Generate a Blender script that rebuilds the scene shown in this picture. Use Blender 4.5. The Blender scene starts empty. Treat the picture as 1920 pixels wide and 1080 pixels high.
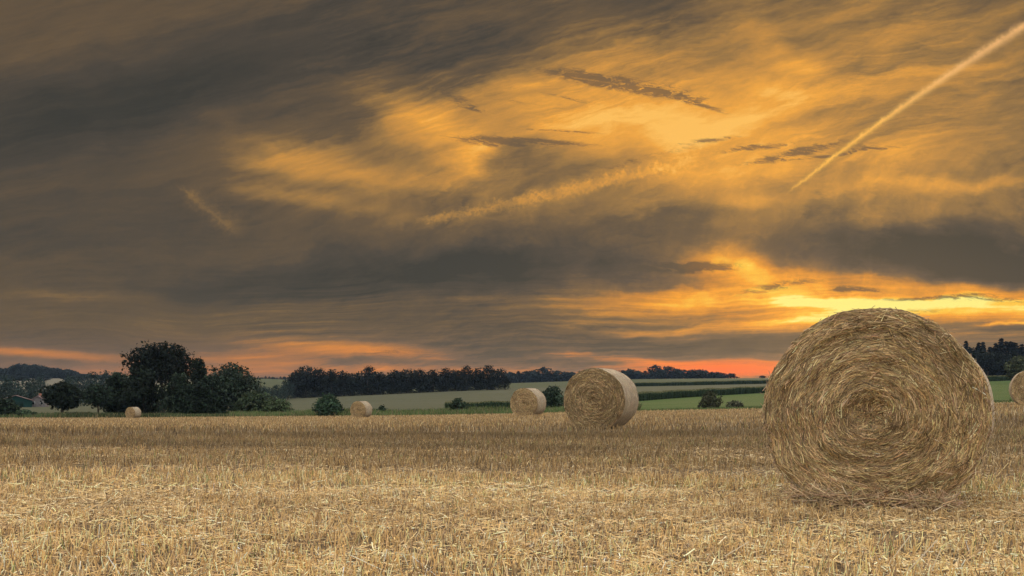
import bpy, math, random
import numpy as np
from mathutils import Vector

SC = bpy.context.scene
COL = SC.collection
F = 1663.0          # focal length in photograph pixels (1920 wide)
CX, HY = 960.0, 740.0
SUN_AZ = math.radians(19.5)     # azimuth of the glow, from +Y towards +X
SUN_EL = math.radians(5.0)


def lin(r, g, b):
    def f(c):
        c /= 255.0
        return c / 12.92 if c <= 0.04045 else ((c + 0.055) / 1.055) ** 2.4
    return (f(r), f(g), f(b), 1.0)


# ---------------------------------------------------------------- node maths
class Net:
    """Small helper that writes node maths as ordinary expressions."""
    def __init__(self, tree):
        self.t = tree
        tree.nodes.clear()

    def node(self, kind, **props):
        n = self.t.nodes.new(kind)
        for k, v in props.items():
            setattr(n, k, v)
        return n

    def put(self, sock, v):
        if isinstance(v, E):
            v = v.s
        if hasattr(v, 'is_output'):
            self.t.links.new(v, sock)
        else:
            sock.default_value = v

    def m(self, op, *a, clamp=False):
        n = self.node('ShaderNodeMath', operation=op, use_clamp=clamp)
        for i, v in enumerate(a):
            self.put(n.inputs[i], v)
        return E(self, n.outputs[0])

    def xyz(self, x, y, z=0.0):
        n = self.node('ShaderNodeCombineXYZ')
        for i, v in enumerate((x, y, z)):
            self.put(n.inputs[i], v)
        return n.outputs[0]

    def sep(self, v):
        n = self.node('ShaderNodeSeparateXYZ')
        self.put(n.inputs[0], v)
        return [E(self, o) for o in n.outputs]

    def noise(self, vec, scale, detail=4.0, rough=0.55, dist=0.0, dims='3D'):
        n = self.node('ShaderNodeTexNoise', noise_dimensions=dims)
        self.put(n.inputs['Vector'], vec)
        n.inputs['Scale'].default_value = scale
        n.inputs['Detail'].default_value = detail
        n.inputs['Roughness'].default_value = rough
        n.inputs['Distortion'].default_value = dist
        return E(self, n.outputs[0])

    def step(self, v, lo, hi, a=0.0, b=1.0):
        n = self.node('ShaderNodeMapRange', interpolation_type='SMOOTHSTEP')
        self.put(n.inputs[0], v)
        for i, q in enumerate((lo, hi, a, b)):
            n.inputs[i + 1].default_value = q
        return E(self, n.outputs[0])

    def ramp(self, f, stops):
        n = self.node('ShaderNodeValToRGB')
        el = n.color_ramp.elements
        while len(el) < len(stops):
            el.new(0.5)
        for e, (p, c) in zip(el, stops):
            e.position = p
            e.color = c
        self.put(n.inputs[0], f)
        return n.outputs[0]

    def mix(self, f, a, b, mode='MIX'):
        n = self.node('ShaderNodeMix', data_type='RGBA', blend_type=mode)
        n.clamp_factor = True
        self.put(n.inputs[0], f)
        self.put(n.inputs[6], a)
        self.put(n.inputs[7], b)
        return n.outputs[2]


class E:
    def __init__(self, net, s):
        self.n, self.s = net, s

    def __add__(self, o): return self.n.m('ADD', self, o)
    __radd__ = __add__
    def __mul__(self, o): return self.n.m('MULTIPLY', self, o)
    __rmul__ = __mul__
    def __sub__(self, o): return self.n.m('SUBTRACT', self, o)
    def __rsub__(self, o): return self.n.m('SUBTRACT', o, self)
    def __truediv__(self, o): return self.n.m('DIVIDE', self, o)
# ---------------------------------------------------------------- sky
def build_sky():
    w = bpy.data.worlds.new('World')
    SC.world = w
    w.use_nodes = True
    w.cycles.sampling_method = 'MANUAL'
    w.cycles.sample_map_resolution = 512
    N = Net(w.node_tree)
    tc = N.node('ShaderNodeTexCoord')
    x, y, z = N.sep(tc.outputs['Generated'])
    yy = N.m('MAXIMUM', y, 0.12)
    U0 = x / yy * (F / 1000) + CX / 1000          # directions, in "kilopixels" of azimuth / height
    V0 = HY / 1000 - z / yy * (F / 1000)
    base_vec = N.xyz(U0, V0 * 1.6)
    # slow warp so that no cloud keeps a geometric outline
    w1 = N.noise(base_vec, 3.2, 5, 0.6)
    w2 = N.noise(N.xyz(U0 + 7.3, V0 * 1.6 + 2.1), 3.2, 5, 0.6)
    w3 = N.noise(N.xyz(U0 + 1.7, V0 * 2.6 + 9.1), 11.0, 4, 0.6)
    calm = N.step(V0, 0.42, 0.66, 1.0, 0.22)
    U = U0 + (w1 - 0.5) * 0.20 + (w3 - 0.5) * 0.07
    V = V0 + ((w2 - 0.5) * 0.10 + (w3 - 0.5) * 0.04) * calm
    # small warp for the small clouds
    Us = U0 + (w3 - 0.5) * 0.05
    Vs = V0 + (w1 - 0.5) * 0.02 + (w3 - 0.5) * 0.014

    def blob(u, v, cx, cy, rx, ry, deg, amp):
        c, s = math.cos(math.radians(deg)), math.sin(math.radians(deg))
        du, dv = u - cx, v - cy
        # positive angle = rising towards the right (V runs downwards)
        p = (du * (c / rx)) - (dv * (s / rx))
        q = (du * (s / ry)) + (dv * (c / ry))
        e = N.m('EXPONENT', (p * p + q * q) * -1.0)
        return e * amp

    big = [
        # dark upper left sheet
        (0.10, 0.21, 0.36, 0.090, 10, -0.17), (0.42, 0.14, 0.48, 0.07, 17, -0.08),
        (0.70, 0.03, 0.30, 0.07, 10, -0.05), (0.05, 0.06, 0.28, 0.06, 5, 0.03),
        (0.20, 0.38, 0.30, 0.08, 0, -0.05), (0.85, 0.10, 0.20, 0.05, 12, -0.04),
        # golden veil
        (1.18, 0.225, 0.24, 0.075, 4, 0.44), (1.42, 0.21, 0.25, 0.12, 10, 0.24),
        (1.22, 0.10, 0.34, 0.06, 14, 0.16), (1.50, 0.12, 0.030, 0.12, 68, 0.20), (1.465, 0.17, 0.020, 0.08, 74, 0.14), (1.30, 0.215, 0.16, 0.035, 2, 0.03),
        (1.68, 0.09, 0.38, 0.15, 12, 0.20), (1.80, 0.23, 0.28, 0.10, 15, 0.24), (1.62, 0.30, 0.22, 0.035, 8, 0.18), (1.70, 0.345, 0.30, 0.012, 5, 0.14),
        (0.80, 0.235, 0.13, 0.05, -30, 0.42), (0.58, 0.285, 0.12, 0.02, 10, 0.14), (0.60, 0.31, 0.20, 0.050, -8, 0.30),
        (0.865, 0.29, 0.03, 0.07, -60, 0.20), (0.55, 0.375, 0.18, 0.020, -8, 0.22),
        (0.74, 0.33, 0.14, 0.03, -3, 0.14), (0.96, 0.20, 0.14, 0.06, 10, 0.22),
        (1.34, 0.325, 0.12, 0.030, 10, 0.30), (1.32, 0.27, 0.17, 0.035, 3, 0.18),
        (1.05, 0.36, 0.30, 0.035, 12, 0.14), (1.40, 0.365, 0.06, 0.015, 0, 0.20),
        (1.84, 0.345, 0.12, 0.012, 6, 0.16), (1.72, 0.41, 0.22, 0.022, 8, 0.12),
        # dark bands
        (0.74, 0.515, 0.42, 0.050, 4, -0.18), (1.24, 0.408, 0.26, 0.020, 11, -0.13), (1.55, 0.36, 0.34, 0.06, 8, 0.13), (1.64, 0.385, 0.34, 0.040, 6, 0.14),
        (1.12, 0.475, 0.22, 0.030, 9, -0.12), (1.80, 0.472, 0.22, 0.042, -4, -0.32),
        (1.95, 0.505, 0.16, 0.026, 0, -0.26), (1.56, 0.40, 0.20, 0.020, 6, -0.08),
        (0.10, 0.45, 0.28, 0.05, 0, -0.06), (0.97, 0.29, 0.13, 0.022, 5, -0.09),
        # light below the dark band
        (1.40, 0.505, 0.15, 0.030, -12, 0.50), (1.30, 0.562, 0.20, 0.026, 6, 0.36),
        (1.55, 0.572, 0.22, 0.034, 2, 0.36), (1.88, 0.572, 0.26, 0.030, 0, 0.60),
        (1.50, 0.603, 0.16, 0.016, 8, 0.34), (1.54, 0.566, 0.08, 0.008, 0, 0.42), (1.66, 0.566, 0.12, 0.008, 0, 0.12),
        (1.36, 0.612, 0.14, 0.010, 6, 0.18), (1.22, 0.626, 0.07, 0.006, 5, 0.26),
        (1.68, 0.530, 0.20, 0.012, -4, 0.22), (1.12, 0.555, 0.16, 0.014, 4, 0.12),
        (1.13, 0.600, 0.14, 0.018, 4, -0.05), (1.33, 0.648, 0.26, 0.020, 0, -0.14),
        (0.95, 0.63, 0.20, 0.03, 0, -0.03), (1.90, 0.604, 0.07, 0.0035, 6, 0.40),
        (1.85, 0.63, 0.14, 0.03, 0, 0.06), (1.84, 0.612, 0.2, 0.008, 0, -0.12),
        (0.45, 0.605, 0.90, 0.040, 0, 0.055), (0.75, 0.575, 0.30, 0.012, 3, 0.06),
        # glow along the horizon
        (0.06, 0.664, 0.20, 0.009, -3, 0.24), (0.13, 0.553, 0.13, 0.010, 0, 0.11),
        (0.66, 0.656, 0.17, 0.013, -4, 0.34), (0.25, 0.695, 0.35, 0.014, 0, 0.15),
        (0.90, 0.697, 0.30, 0.010, -2, 0.18), (1.36, 0.690, 0.16, 0.016, 2, 0.60),
        (1.20, 0.676, 0.10, 0.006, -3, 0.26), (0.48, 0.670, 0.12, 0.012, 0, 0.20),
        (0.66, 0.694, 0.3, 0.010, 0, 0.12),
    ]
    t = N.m('ADD', 0.27, 0.0)
    for b in big:
        t = t + blob(U, V, *b)

    # wind-drawn streaks: long along a line that rises to the right, flatter near the horizon
    tilt = N.step(V0, 0.25, 0.62, 0.22, 0.05)
    Vr = V0 + U0 * tilt
    s1 = N.noise(N.xyz(U0 + 3.1, V0 * 1.5), 1.3, 1.0, 0.5)
    s2 = N.noise(N.xyz(U0 + 8.4, V0 * 1.5 + 5.0), 2.4, 1.5, 0.5)
    fan = (0.75 - V0) * (U0 - 1.45) * 0.13            # streaks spread like spokes from the glow
    k1 = N.noise(N.xyz(U0 * 1.0 + (w1 - 0.5) * 0.8, (Vr + fan) * 12.0 + (w2 - 0.5) * 1.6 + (s1 - 0.5) * 2.0), 2.0, 8, 0.60)
    k2 = N.noise(N.xyz(U0 * 2.0 + (w1 - 0.5) * 0.6, (Vr + fan) * 30.0 + (s1 - 0.5) * 5.0 + (s2 - 0.5) * 2.5 + (w3 - 0.5) * 1.3), 2.0, 6, 0.6)
    k3 = N.noise(N.xyz(U0 * 1.7 + 4.0, Vr * 5.0 + 1.0), 3.0, 8, 0.62, 0.8)
    lively = N.step(U0, 0.25, 1.05, 0.35, 1.0)
    k4 = N.noise(N.xyz(U0 * 1.4 + (w2 - 0.5) * 0.8, (V0 + U0 * (tilt * 0.75) + fan) * 66.0 + (s2 - 0.5) * 9.0 + (s1 - 0.5) * 6.0 + (w3 - 0.5) * 1.6), 2.0, 6, 0.68)
    patch = N.step(N.noise(N.xyz(U0 * 2.0 + 2.0, Vr * 4.0), 1.6, 3, 0.55), 0.36, 0.64, 0.35, 1.25)
    k6 = N.noise(N.xyz(U0 * 3.0 + 5.0 + V0 * 2.0, Vr * 5.0), 1.8, 6, 0.6, 0.4)
    t = t + ((k1 - 0.5) * 0.56 + ((k2 - 0.5) * 0.34 + (k4 - 0.5) * 0.22) * patch + (k3 - 0.5) * 0.36
             + (k6 - 0.5) * N.step(U0, 1.0, 1.4, 0.1, 0.36)) * lively

    k5 = N.noise(N.xyz(U0 * 2.4 + (w1 - 0.5) * 0.8, (V0 + U0 * 0.03) * 70.0 + (w2 - 0.5) * 1.6 + (s2 - 0.5) * 5.0 + (w3 - 0.5) * 0.5), 2.0, 6, 0.6)
    t = t + (k5 - 0.5) * N.step(V0, 0.47, 0.58, 0.0, 0.52) * N.step(U0 + (w2 - 0.5) * 1.2, 0.1, 0.8, 0.25, 1.0) * N.step(w1, 0.35, 0.6, 0.4, 1.2)

    t = (t - 0.42) * 1.12 + 0.42

    # small ragged dark clouds in front of the veil
    small = [
        (1.10, 0.147, 0.10, 0.012, -10, 1.0), (1.21, 0.165, 0.13, 0.016, -11, 1.0),
        (0.852, 0.182, 0.055, 0.012, -26, 0.8), (0.885, 0.204, 0.03, 0.006, -14, 0.6),
        (0.93, 0.264, 0.09, 0.009, -5, 1.1), (1.02, 0.268, 0.10, 0.007, -3, 1.0), (1.05, 0.247, 0.07, 0.003, -3, 0.9),
        (0.97, 0.192, 0.05, 0.004, -8, 0.6), (1.07, 0.186, 0.06, 0.004, -12, 0.7), (1.30, 0.192, 0.07, 0.005, -18, 0.8), (1.33, 0.262, 0.06, 0.004, 8, 0.7),
        (1.415, 0.275, 0.065, 0.0055, 6, 1.4), (1.50, 0.283, 0.085, 0.008, 12, 1.4), (1.56, 0.290, 0.14, 0.0035, 6, 0.9),
        (1.61, 0.278, 0.05, 0.008, 10, 0.6), (1.20, 0.30, 0.13, 0.010, 14, 0.6),
        (1.285, 0.500, 0.080, 0.009, 0, 2.6), (1.46, 0.538, 0.10, 0.010, 9, 0.8),
        (1.605, 0.5425, 0.045, 0.0048, 0, 2.0), (1.74, 0.557, 0.12, 0.0042, 3, 1.0),
        (1.86, 0.560, 0.10, 0.0060, -2, 0.7), (1.73, 0.581, 0.07, 0.006, 0, 0.5),
        (0.70, 0.660, 0.06, 0.004, 0, 0.6), (0.76, 0.655, 0.10, 0.004, -3, 0.5),
        (0.15, 0.675, 0.09, 0.006, 0, 0.5), (0.64, 0.672, 0.10, 0.003, 0, 0.4),
        (1.89, 0.040, 0.04, 0.008, 0, 0.5), (1.83, 0.095, 0.05, 0.008, 10, 0.4),
    ]
    d = N.m('ADD', 0.0, 0.0)
    for b in small:
        d = d + blob(Us, Vs, *b)
    rag = N.noise(N.xyz(U0 * 11 + (w3 - 0.5) * 3, V0 * 36 - U0 * 5), 2.0, 8, 0.78)
    d = N.step(d * N.step(rag, 0.36, 0.62, 0.15, 1.5), 0.2, 1.1)

    # vapour trails
    fine = N.noise(N.xyz(U0 * 60, V0 * 60), 2.0, 4, 0.6)
    mid = N.noise(N.xyz(U0 * 16, V0 * 16), 2.0, 4, 0.6)

    def trail(x0, y0, x1, y1, w0, w1_, bow, fade0, fade1, wob):
        ln = math.hypot(x1 - x0, y1 - y0)
        c, s = (x1 - x0) / ln, (y1 - y0) / ln
        du, dv = U0 - x0, V0 - y0
        p = (du * c + dv * s) / ln
        q = dv * c - du * s
        q = q + p * (1.0 - p) * bow + (mid - 0.5) * wob + (fine - 0.5) * wob * 1.2
        wd = p * (w1_ - w0) + w0
        r = q / wd
        e = N.m('EXPONENT', (r * r) * -1.0)
        on = N.step(p, fade0, fade0 + 0.12) * N.step(p, fade1 - 0.25, fade1, 1.0, 0.0)
        return e * on


    tr1 = trail(1.500, 0.343, 1.945, 0.033, 0.0028, 0.0086, 0.030, -0.08, 2.2, 0.0065)
    tr2 = trail(0.760, 0.420, 1.300, 0.300, 0.006, 0.012, -0.016, 0.0, 1.15, 0.03)
    tr3 = trail(0.325, 0.342, 0.455, 0.445, 0.0040, 0.0080, 0.0, 0.0, 1.05, 0.016)
    tr4 = trail(0.345, 0.352, 0.47, 0.435, 0.016, 0.016, -0.03, 0.0, 1.0, 0.03)
    t = t + tr2 * (mid * 0.5 - 0.06) + tr3 * (mid * 0.20 - 0.02) + tr4 * 0.10

    upper = N.ramp(t, [(0.0, lin(60, 58, 52)), (0.15, lin(78, 70, 60)), (0.32, lin(106, 87, 64)),
                       (0.50, lin(152, 116, 68)), (0.72, lin(206, 146, 68)), (0.88, lin(240, 166, 66)),
                       (1.0, lin(255, 192, 92))])
    lower = N.ramp(t, [(0.0, lin(70, 68, 63)), (0.18, lin(92, 81, 68)), (0.34, lin(124, 97, 75)),
                       (0.52, lin(186, 120, 68)), (0.72, lin(234, 140, 54)), (0.88, lin(255, 140, 40)),
                       (1.0, lin(255, 165, 50))])
    warm = N.ramp(t, [(0.0, lin(66, 62, 56)), (0.2, lin(92, 78, 66)), (0.38, lin(132, 100, 66)),
                      (0.55, lin(196, 128, 55)), (0.75, lin(246, 160, 50)), (0.9, lin(255, 200, 70)),
                      (1.0, lin(255, 238, 130))])
    near_sun = N.m('MINIMUM', blob(U0, V0, 1.62, 0.55, 0.55, 0.085, 0, 1.6), 1.0)
    c = N.mix(near_sun, upper, warm)
    c = N.mix(N.step(V0 + (w2 - 0.5) * 0.05, 0.60, 0.672), c, lower)
    red = blob(U0, V0, 1.37, 0.694, 0.17, 0.022, 0, 0.75) + blob(U0, V0, 0.25, 0.705, 0.8, 0.012, 0, 0.08)
    c = N.mix(red * N.step(t, 0.30, 0.62), c, lin(255, 94, 48))
    # the far right horizon behind the tall wood stays tan
    c = N.mix(d * 0.78, c, N.mix(N.step(V0, 0.3, 0.5), lin(100, 84, 66), lin(82, 72, 60)))
    c = N.mix(tr1 * (mid * 1.0 + fine * 0.5 + 0.10), c, N.mix(N.step(V0, 0.08, 0.3), lin(238, 180, 112), lin(255, 190, 82)))

    # the clear physical sky behind the cloud
    sk = N.node('ShaderNodeTexSky', sky_type='NISHITA')
    sk.sun_disc = False
    sk.sun_elevation = SUN_EL
    sk.sun_rotation = SUN_AZ
    front = N.step(y, 0.40, 0.72) * N.step(z, 0.44, 0.72, 1.0, 0.0)
    # unseen sky overhead and behind the viewer, brightened as fill, broken by soft noise
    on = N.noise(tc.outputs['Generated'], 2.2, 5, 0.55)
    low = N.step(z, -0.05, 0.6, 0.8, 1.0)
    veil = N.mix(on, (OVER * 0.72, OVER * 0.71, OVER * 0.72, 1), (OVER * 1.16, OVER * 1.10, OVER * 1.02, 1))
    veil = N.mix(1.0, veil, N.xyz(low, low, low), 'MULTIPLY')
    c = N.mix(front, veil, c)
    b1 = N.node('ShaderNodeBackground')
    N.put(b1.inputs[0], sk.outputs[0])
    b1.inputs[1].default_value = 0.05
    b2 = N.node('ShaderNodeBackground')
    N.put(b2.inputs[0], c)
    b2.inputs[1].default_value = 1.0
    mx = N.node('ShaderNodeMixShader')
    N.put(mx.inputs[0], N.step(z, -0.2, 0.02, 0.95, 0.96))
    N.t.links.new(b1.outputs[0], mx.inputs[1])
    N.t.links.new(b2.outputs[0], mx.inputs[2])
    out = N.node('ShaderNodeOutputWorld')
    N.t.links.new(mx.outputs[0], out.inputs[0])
    # sun low behind the cloud: broad and weak
    L = bpy.data.lights.new('sun', 'SUN')
    L.energy = SUN_E
    L.angle = math.radians(14)
    L.color = (1.0, 0.70, 0.42)
    so = bpy.data.objects.new('sun', L)
    COL.objects.link(so)
    dirv = Vector((math.sin(SUN_AZ) * math.cos(SUN_EL), math.cos(SUN_AZ) * math.cos(SUN_EL), math.sin(SUN_EL)))
    so.rotation_euler = (-dirv).to_track_quat('-Z', 'Y').to_euler()
    so.location = dirv * 60


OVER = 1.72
SUN_E = 1.2
build_sky()
SC.view_settings.view_transform = 'Standard'
SC.view_settings.look = 'None'
SC.view_settings.gamma = 1.0
SC.view_settings.use_curve_mapping = False
SC.view_settings.exposure = 0.0

cam = bpy.data.cameras.new('camera')
cam.sensor_width = 36.0
cam.lens = 36.0 * F / 1920.0
cam.shift_y = 200.0 / 1920.0
cam.clip_start = 0.05
cam.clip_end = 8000.0
co = bpy.data.objects.new('camera', cam)
COL.objects.link(co)
co.location = (0, 0, 0)
co.rotation_euler = (math.radians(90), 0, 0)
SC.camera = co
# ---------------------------------------------------------------- mesh tools
def rng(seed):
    return np.random.default_rng(seed)


def mesh_obj(name, v, f, mat, parent=None, col=None, smooth=False, mats=None, mi=None):
    """v (N,3), f (M,4) or (M,3) integer array, col optional (N,3) point colours."""
    v = np.asarray(v, dtype=np.float32)
    f = np.asarray(f, dtype=np.int32)
    k = f.shape[1]
    me = bpy.data.meshes.new(name)
    me.vertices.add(len(v))
    me.vertices.foreach_set('co', v.ravel())
    me.loops.add(f.size)
    me.loops.foreach_set('vertex_index', f.ravel())
    me.polygons.add(len(f))
    me.polygons.foreach_set('loop_start', np.arange(0, f.size, k, dtype=np.int32))
    for m in (mats or [mat]):
        me.materials.append(m)
    if mi is not None:
        me.polygons.foreach_set('material_index', np.asarray(mi, dtype=np.int32))
    if smooth:
        me.polygons.foreach_set('use_smooth', np.ones(len(f), dtype=bool))
    me.update(calc_edges=True)
    if col is not None:
        a = me.color_attributes.new('tone', 'FLOAT_COLOR', 'POINT')
        c4 = np.ones((len(v), 4), dtype=np.float32)
        c4[:, :3] = col
        a.data.foreach_set('color', c4.ravel())
    me.validate()
    o = bpy.data.objects.new(name, me)
    COL.objects.link(o)
    if parent is not None:
        o.parent = parent
    return o


class Bag:
    """Collects quads (triangles are stored with a repeated corner avoided by splitting)."""
    def __init__(self):
        self.v, self.f, self.c, self.n = [], [], [], 0

    def add(self, v, f, c=None):
        v = np.asarray(v, dtype=np.float32).reshape(-1, 3)
        self.v.append(v)
        self.f.append(np.asarray(f, dtype=np.int32) + self.n)
        if c is None:
            c = np.ones((len(v), 3))
        self.c.append(np.broadcast_to(np.asarray(c, dtype=np.float32), (len(v), 3)))
        self.n += len(v)

    def build(self, name, mat, parent=None, smooth=False):
        return mesh_obj(name, np.concatenate(self.v), np.concatenate(self.f), mat, parent,
                        np.concatenate(self.c), smooth)


def unit(a):
    return a / np.maximum(np.linalg.norm(a, axis=-1, keepdims=True), 1e-9)


def strand_arrays(P, nrm, width, col, tent=0.5, taper=1.0):
    """P (N,S,3) paths, nrm (N,3) facing direction, width (N,), col (N,3): folded ribbons."""
    N, S, _ = P.shape
    T = np.gradient(P, axis=1)
    T = unit(T)
    nn = np.broadcast_to(nrm[:, None, :], P.shape)
    B = unit(np.cross(T, nn))
    nn = unit(np.cross(B, T))
    w = (width[:, None] * np.linspace(1, taper, S)[None, :])[..., None] * 0.5
    V = np.stack([P - B * w, P + nn * w * tent, P + B * w], axis=2)     # N,S,3,3
    idx = np.arange(N * S * 3).reshape(N, S, 3)
    q = []
    for a in range(2):
        q.append(np.stack([idx[:, :-1, a], idx[:, :-1, a + 1], idx[:, 1:, a + 1], idx[:, 1:, a]], axis=-1))
    Q = np.concatenate(q, axis=1).reshape(-1, 4)
    C = np.repeat(col[:, None, :], S * 3, axis=1).reshape(-1, 3)
    return V.reshape(-1, 3), Q, C


def stalk_arrays(base, tip, width, col):
    """Three-sided tubes from base to tip (N,3)."""
    N = len(base)
    ax = unit(tip - base)
    ref = np.tile(np.array([[0.31, 0.95, 0.05]]), (N, 1))
    u = unit(np.cross(ax, ref))
    w = np.cross(ax, u)
    ph = np.random.default_rng(5).random(N) * 6.28
    V = np.empty((N, 2, 3, 3))
    for k in range(3):
        a = ph + k * 2.0944
        off = (u * np.cos(a)[:, None] + w * np.sin(a)[:, None]) * (width * 0.5)[:, None]
        V[:, 0, k] = base + off
        V[:, 1, k] = tip + off * 0.85
    idx = np.arange(N * 6).reshape(N, 2, 3)
    Q = np.stack([np.stack([idx[:, 0, k], idx[:, 0, (k + 1) % 3], idx[:, 1, (k + 1) % 3], idx[:, 1, k]], axis=-1)
                  for k in range(3)], axis=1).reshape(-1, 4)
    C = np.repeat(col[:, None, :], 6, axis=1).reshape(-1, 3)
    return V.reshape(-1, 3), Q, C


def tube(path, radii, sides=7):
    path = np.asarray(path, float)
    S = len(path)
    T = unit(np.gradient(path, axis=0))
    ref = np.array([0.3, 0.9, 0.1])
    u = unit(np.cross(T, ref))
    w = np.cross(T, u)
    a = np.linspace(0, 2 * np.pi, sides, endpoint=False)
    V = path[:, None] + (u[:, None] * np.cos(a)[None, :, None] + w[:, None] * np.sin(a)[None, :, None]) * np.asarray(radii)[:, None, None]
    i = np.arange(S * sides).reshape(S, sides)
    j = np.roll(i, -1, axis=1)
    Q = np.stack([i[:-1], j[:-1], j[1:], i[1:]], axis=-1).reshape(-1, 4)
    return V.reshape(-1, 3), Q


def box_arrays(x0, x1, y0, y1, z0, z1):
    v = np.array([(x, y, z) for z in (z0, z1) for y in (y0, y1) for x in (x0, x1)], float)
    f = [(0, 2, 3, 1), (4, 5, 7, 6), (0, 1, 5, 4), (2, 6, 7, 3), (0, 4, 6, 2), (1, 3, 7, 5)]
    return v, f


def vnoise(p, seed=0, octaves=3):
    """Cheap smooth noise from summed sines, p (...,3) -> about -1..1."""
    r = rng(seed)
    out = np.zeros(p.shape[:-1])
    amp, fr, tot = 1.0, 1.0, 0.0
    for o in range(octaves):
        for k in range(4):
            d = r.normal(size=3) * fr
            out = out + amp * np.sin(p @ d + r.random() * 6.28) * 0.5
        tot += amp
        amp *= 0.55
        fr *= 2.1
    return out / tot


def tag(o, label=None, cat=None, group=None, kind=None):
    if label: o['label'] = label
    if cat: o['category'] = cat
    if group: o['group'] = group
    if kind: o['kind'] = kind
    return o


def empty(name, loc, rz=0.0):
    o = bpy.data.objects.new(name, None)
    o.empty_display_size = 0.2
    COL.objects.link(o)
    o.location = loc
    o.rotation_euler = (0, 0, rz)
    return o


def copy_tree(o, parent=None):
    c = o.copy()
    COL.objects.link(c)
    c.parent = parent
    for ch in list(o.children):
        copy_tree(ch, c)
    return c


# ---------------------------------------------------------------- materials
def surface(name, rough=0.9, spec=0.15):
    m = bpy.data.materials.new(name)
    m.use_nodes = True
    N = Net(m.node_tree)
    b = N.node('ShaderNodeBsdfPrincipled')
    b.inputs['Roughness'].default_value = rough
    b.inputs['Specular IOR Level'].default_value = spec
    o = N.node('ShaderNodeOutputMaterial')
    m.node_tree.links.new(b.outputs[0], o.inputs[0])
    return m, N, b


def bump(N, b, h, strength, dist):
    n = N.node('ShaderNodeBump')
    n.inputs['Strength'].default_value = strength
    n.inputs['Distance'].default_value = dist
    N.put(n.inputs['Height'], h)
    N.t.links.new(n.outputs[0], b.inputs['Normal'])


def toned(name, colour, rough=0.85, spec=0.15, translucent=0.0):
    """Material coloured by the mesh's own 'tone' (variation between leaves or straws)."""
    m, N, b = surface(name, rough, spec)
    a = N.node('ShaderNodeAttribute', attribute_name='tone')
    c = N.mix(1.0, a.outputs['Color'], colour, 'MULTIPLY')
    N.put(b.inputs['Base Color'], c)
    if translucent:
        t = N.node('ShaderNodeBsdfTranslucent')
        N.put(t.inputs[0], c)
        mx = N.node('ShaderNodeMixShader')
        mx.inputs[0].default_value = translucent
        N.t.links.new(b.outputs[0], mx.inputs[1])
        N.t.links.new(t.outputs[0], mx.inputs[2])
        o = [n for n in N.t.nodes if n.type == 'OUTPUT_MATERIAL'][0]
        N.t.links.new(mx.outputs[0], o.inputs[0])
    return m


def noisy(name, stops, scale, detail=6, rough=0.95, stretch=(1, 1, 1), bump_s=0.0, bump_d=0.05, scale2=None, mix2=None):
    m, N, b = surface(name, rough, 0.1)
    tc = N.node('ShaderNodeTexCoord')
    mp = N.node('ShaderNodeMapping')
    mp.inputs['Scale'].default_value = stretch
    N.t.links.new(tc.outputs['Object'], mp.inputs[0])
    n = N.noise(mp.outputs[0], scale, detail, 0.65)
    c = N.ramp(n, stops)
    if scale2:
        n2 = N.noise(mp.outputs[0], scale2, 4, 0.55)
        c = N.mix(N.step(n2, 0.42, 0.64), c, mix2)
    N.put(b.inputs['Base Color'], c)
    if bump_s:
        bump(N, b, n, bump_s, bump_d)
    return m


M_STRAW = toned('straw', (1, 1, 1, 1), 0.6, 0.25)
M_LEAF = toned('leaves', (1, 1, 1, 1), 0.8, 0.05, 0.18)
M_GRASS = toned('grass_blades', (1, 1, 1, 1), 0.8, 0.12, 0.2)
M_BARK = noisy('bark', [(0.3, (0.035, 0.028, 0.022, 1)), (0.7, (0.10, 0.085, 0.07, 1))], 6, stretch=(1, 1, 0.25), bump_s=0.6)
# ---------------------------------------------------------------- terrain
PXC = np.array([-300, 0, 250, 500, 700, 900, 1100, 1200, 1430, 1650, 1900, 2300], float)
AZC = np.arctan((PXC - CX) / F)
RR = np.array([1, 6.2, 10, 23, 48, 80, 130, 230, 340, 450, 600, 900, 1300, 2000], float)
YT = np.array([
    [808, 808, 808, 807, 806, 805, 804, 803, 799, 794, 788, 782],          # 23 m
    [797, 795, 793, 790, 787, 783, 778, 776, 772, 767, 760, 752],          # 48
    [791, 790, 788, 786, 784, 780, 775, 773, 769, 764, 757, 748],          # 80
    [788, 787, 785, 781, 778, 775, 770, 768, 762, 755, 748, 740],          # 130
    [768, 768, 772, 773, 769, 770, 760, 752, 744, 736, 728, 722],          # 230
    [760, 760, 762, 761, 757, 750, 742, 740, 734, 726, 719, 714],          # 340
    [754, 754, 755, 750, 740.5, 730.5, 730, 730, 724, 718, 712, 708],      # 450
    [738, 737, 738, 735, 731, 725, 722, 721, 717, 713, 708, 705],          # 600
    [715, 714, 713, 713, 716, 720, 713, 709.5, 708, 708, 706, 704],        # 900
    [703, 702, 704, 709, 722, 724, 720, 717, 716, 716, 715, 714]], float)  # 1300
ZT = np.empty((len(RR), len(PXC)))
ZT[0] = ZT[1] = -0.80
ZT[2] = -0.81
for k in range(YT.shape[0]):
    ZT[3 + k] = (HY - YT[k]) * RR[3 + k] * np.cos(AZC) / F
ZT[-1] = ZT[-2] * 0.9


def _zraw(az, lr):
    fa = np.interp(az, AZC, np.arange(len(AZC)))
    fr = np.interp(lr, np.log(RR), np.arange(len(RR)))
    i = np.clip(fa.astype(int), 0, len(AZC) - 2); a = fa - i
    j = np.clip(fr.astype(int), 0, len(RR) - 2); b = fr - j
    return ((ZT[j, i] * (1 - a) + ZT[j, i + 1] * a) * (1 - b)
            + (ZT[j + 1, i] * (1 - a) + ZT[j + 1, i + 1] * a) * b)


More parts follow.
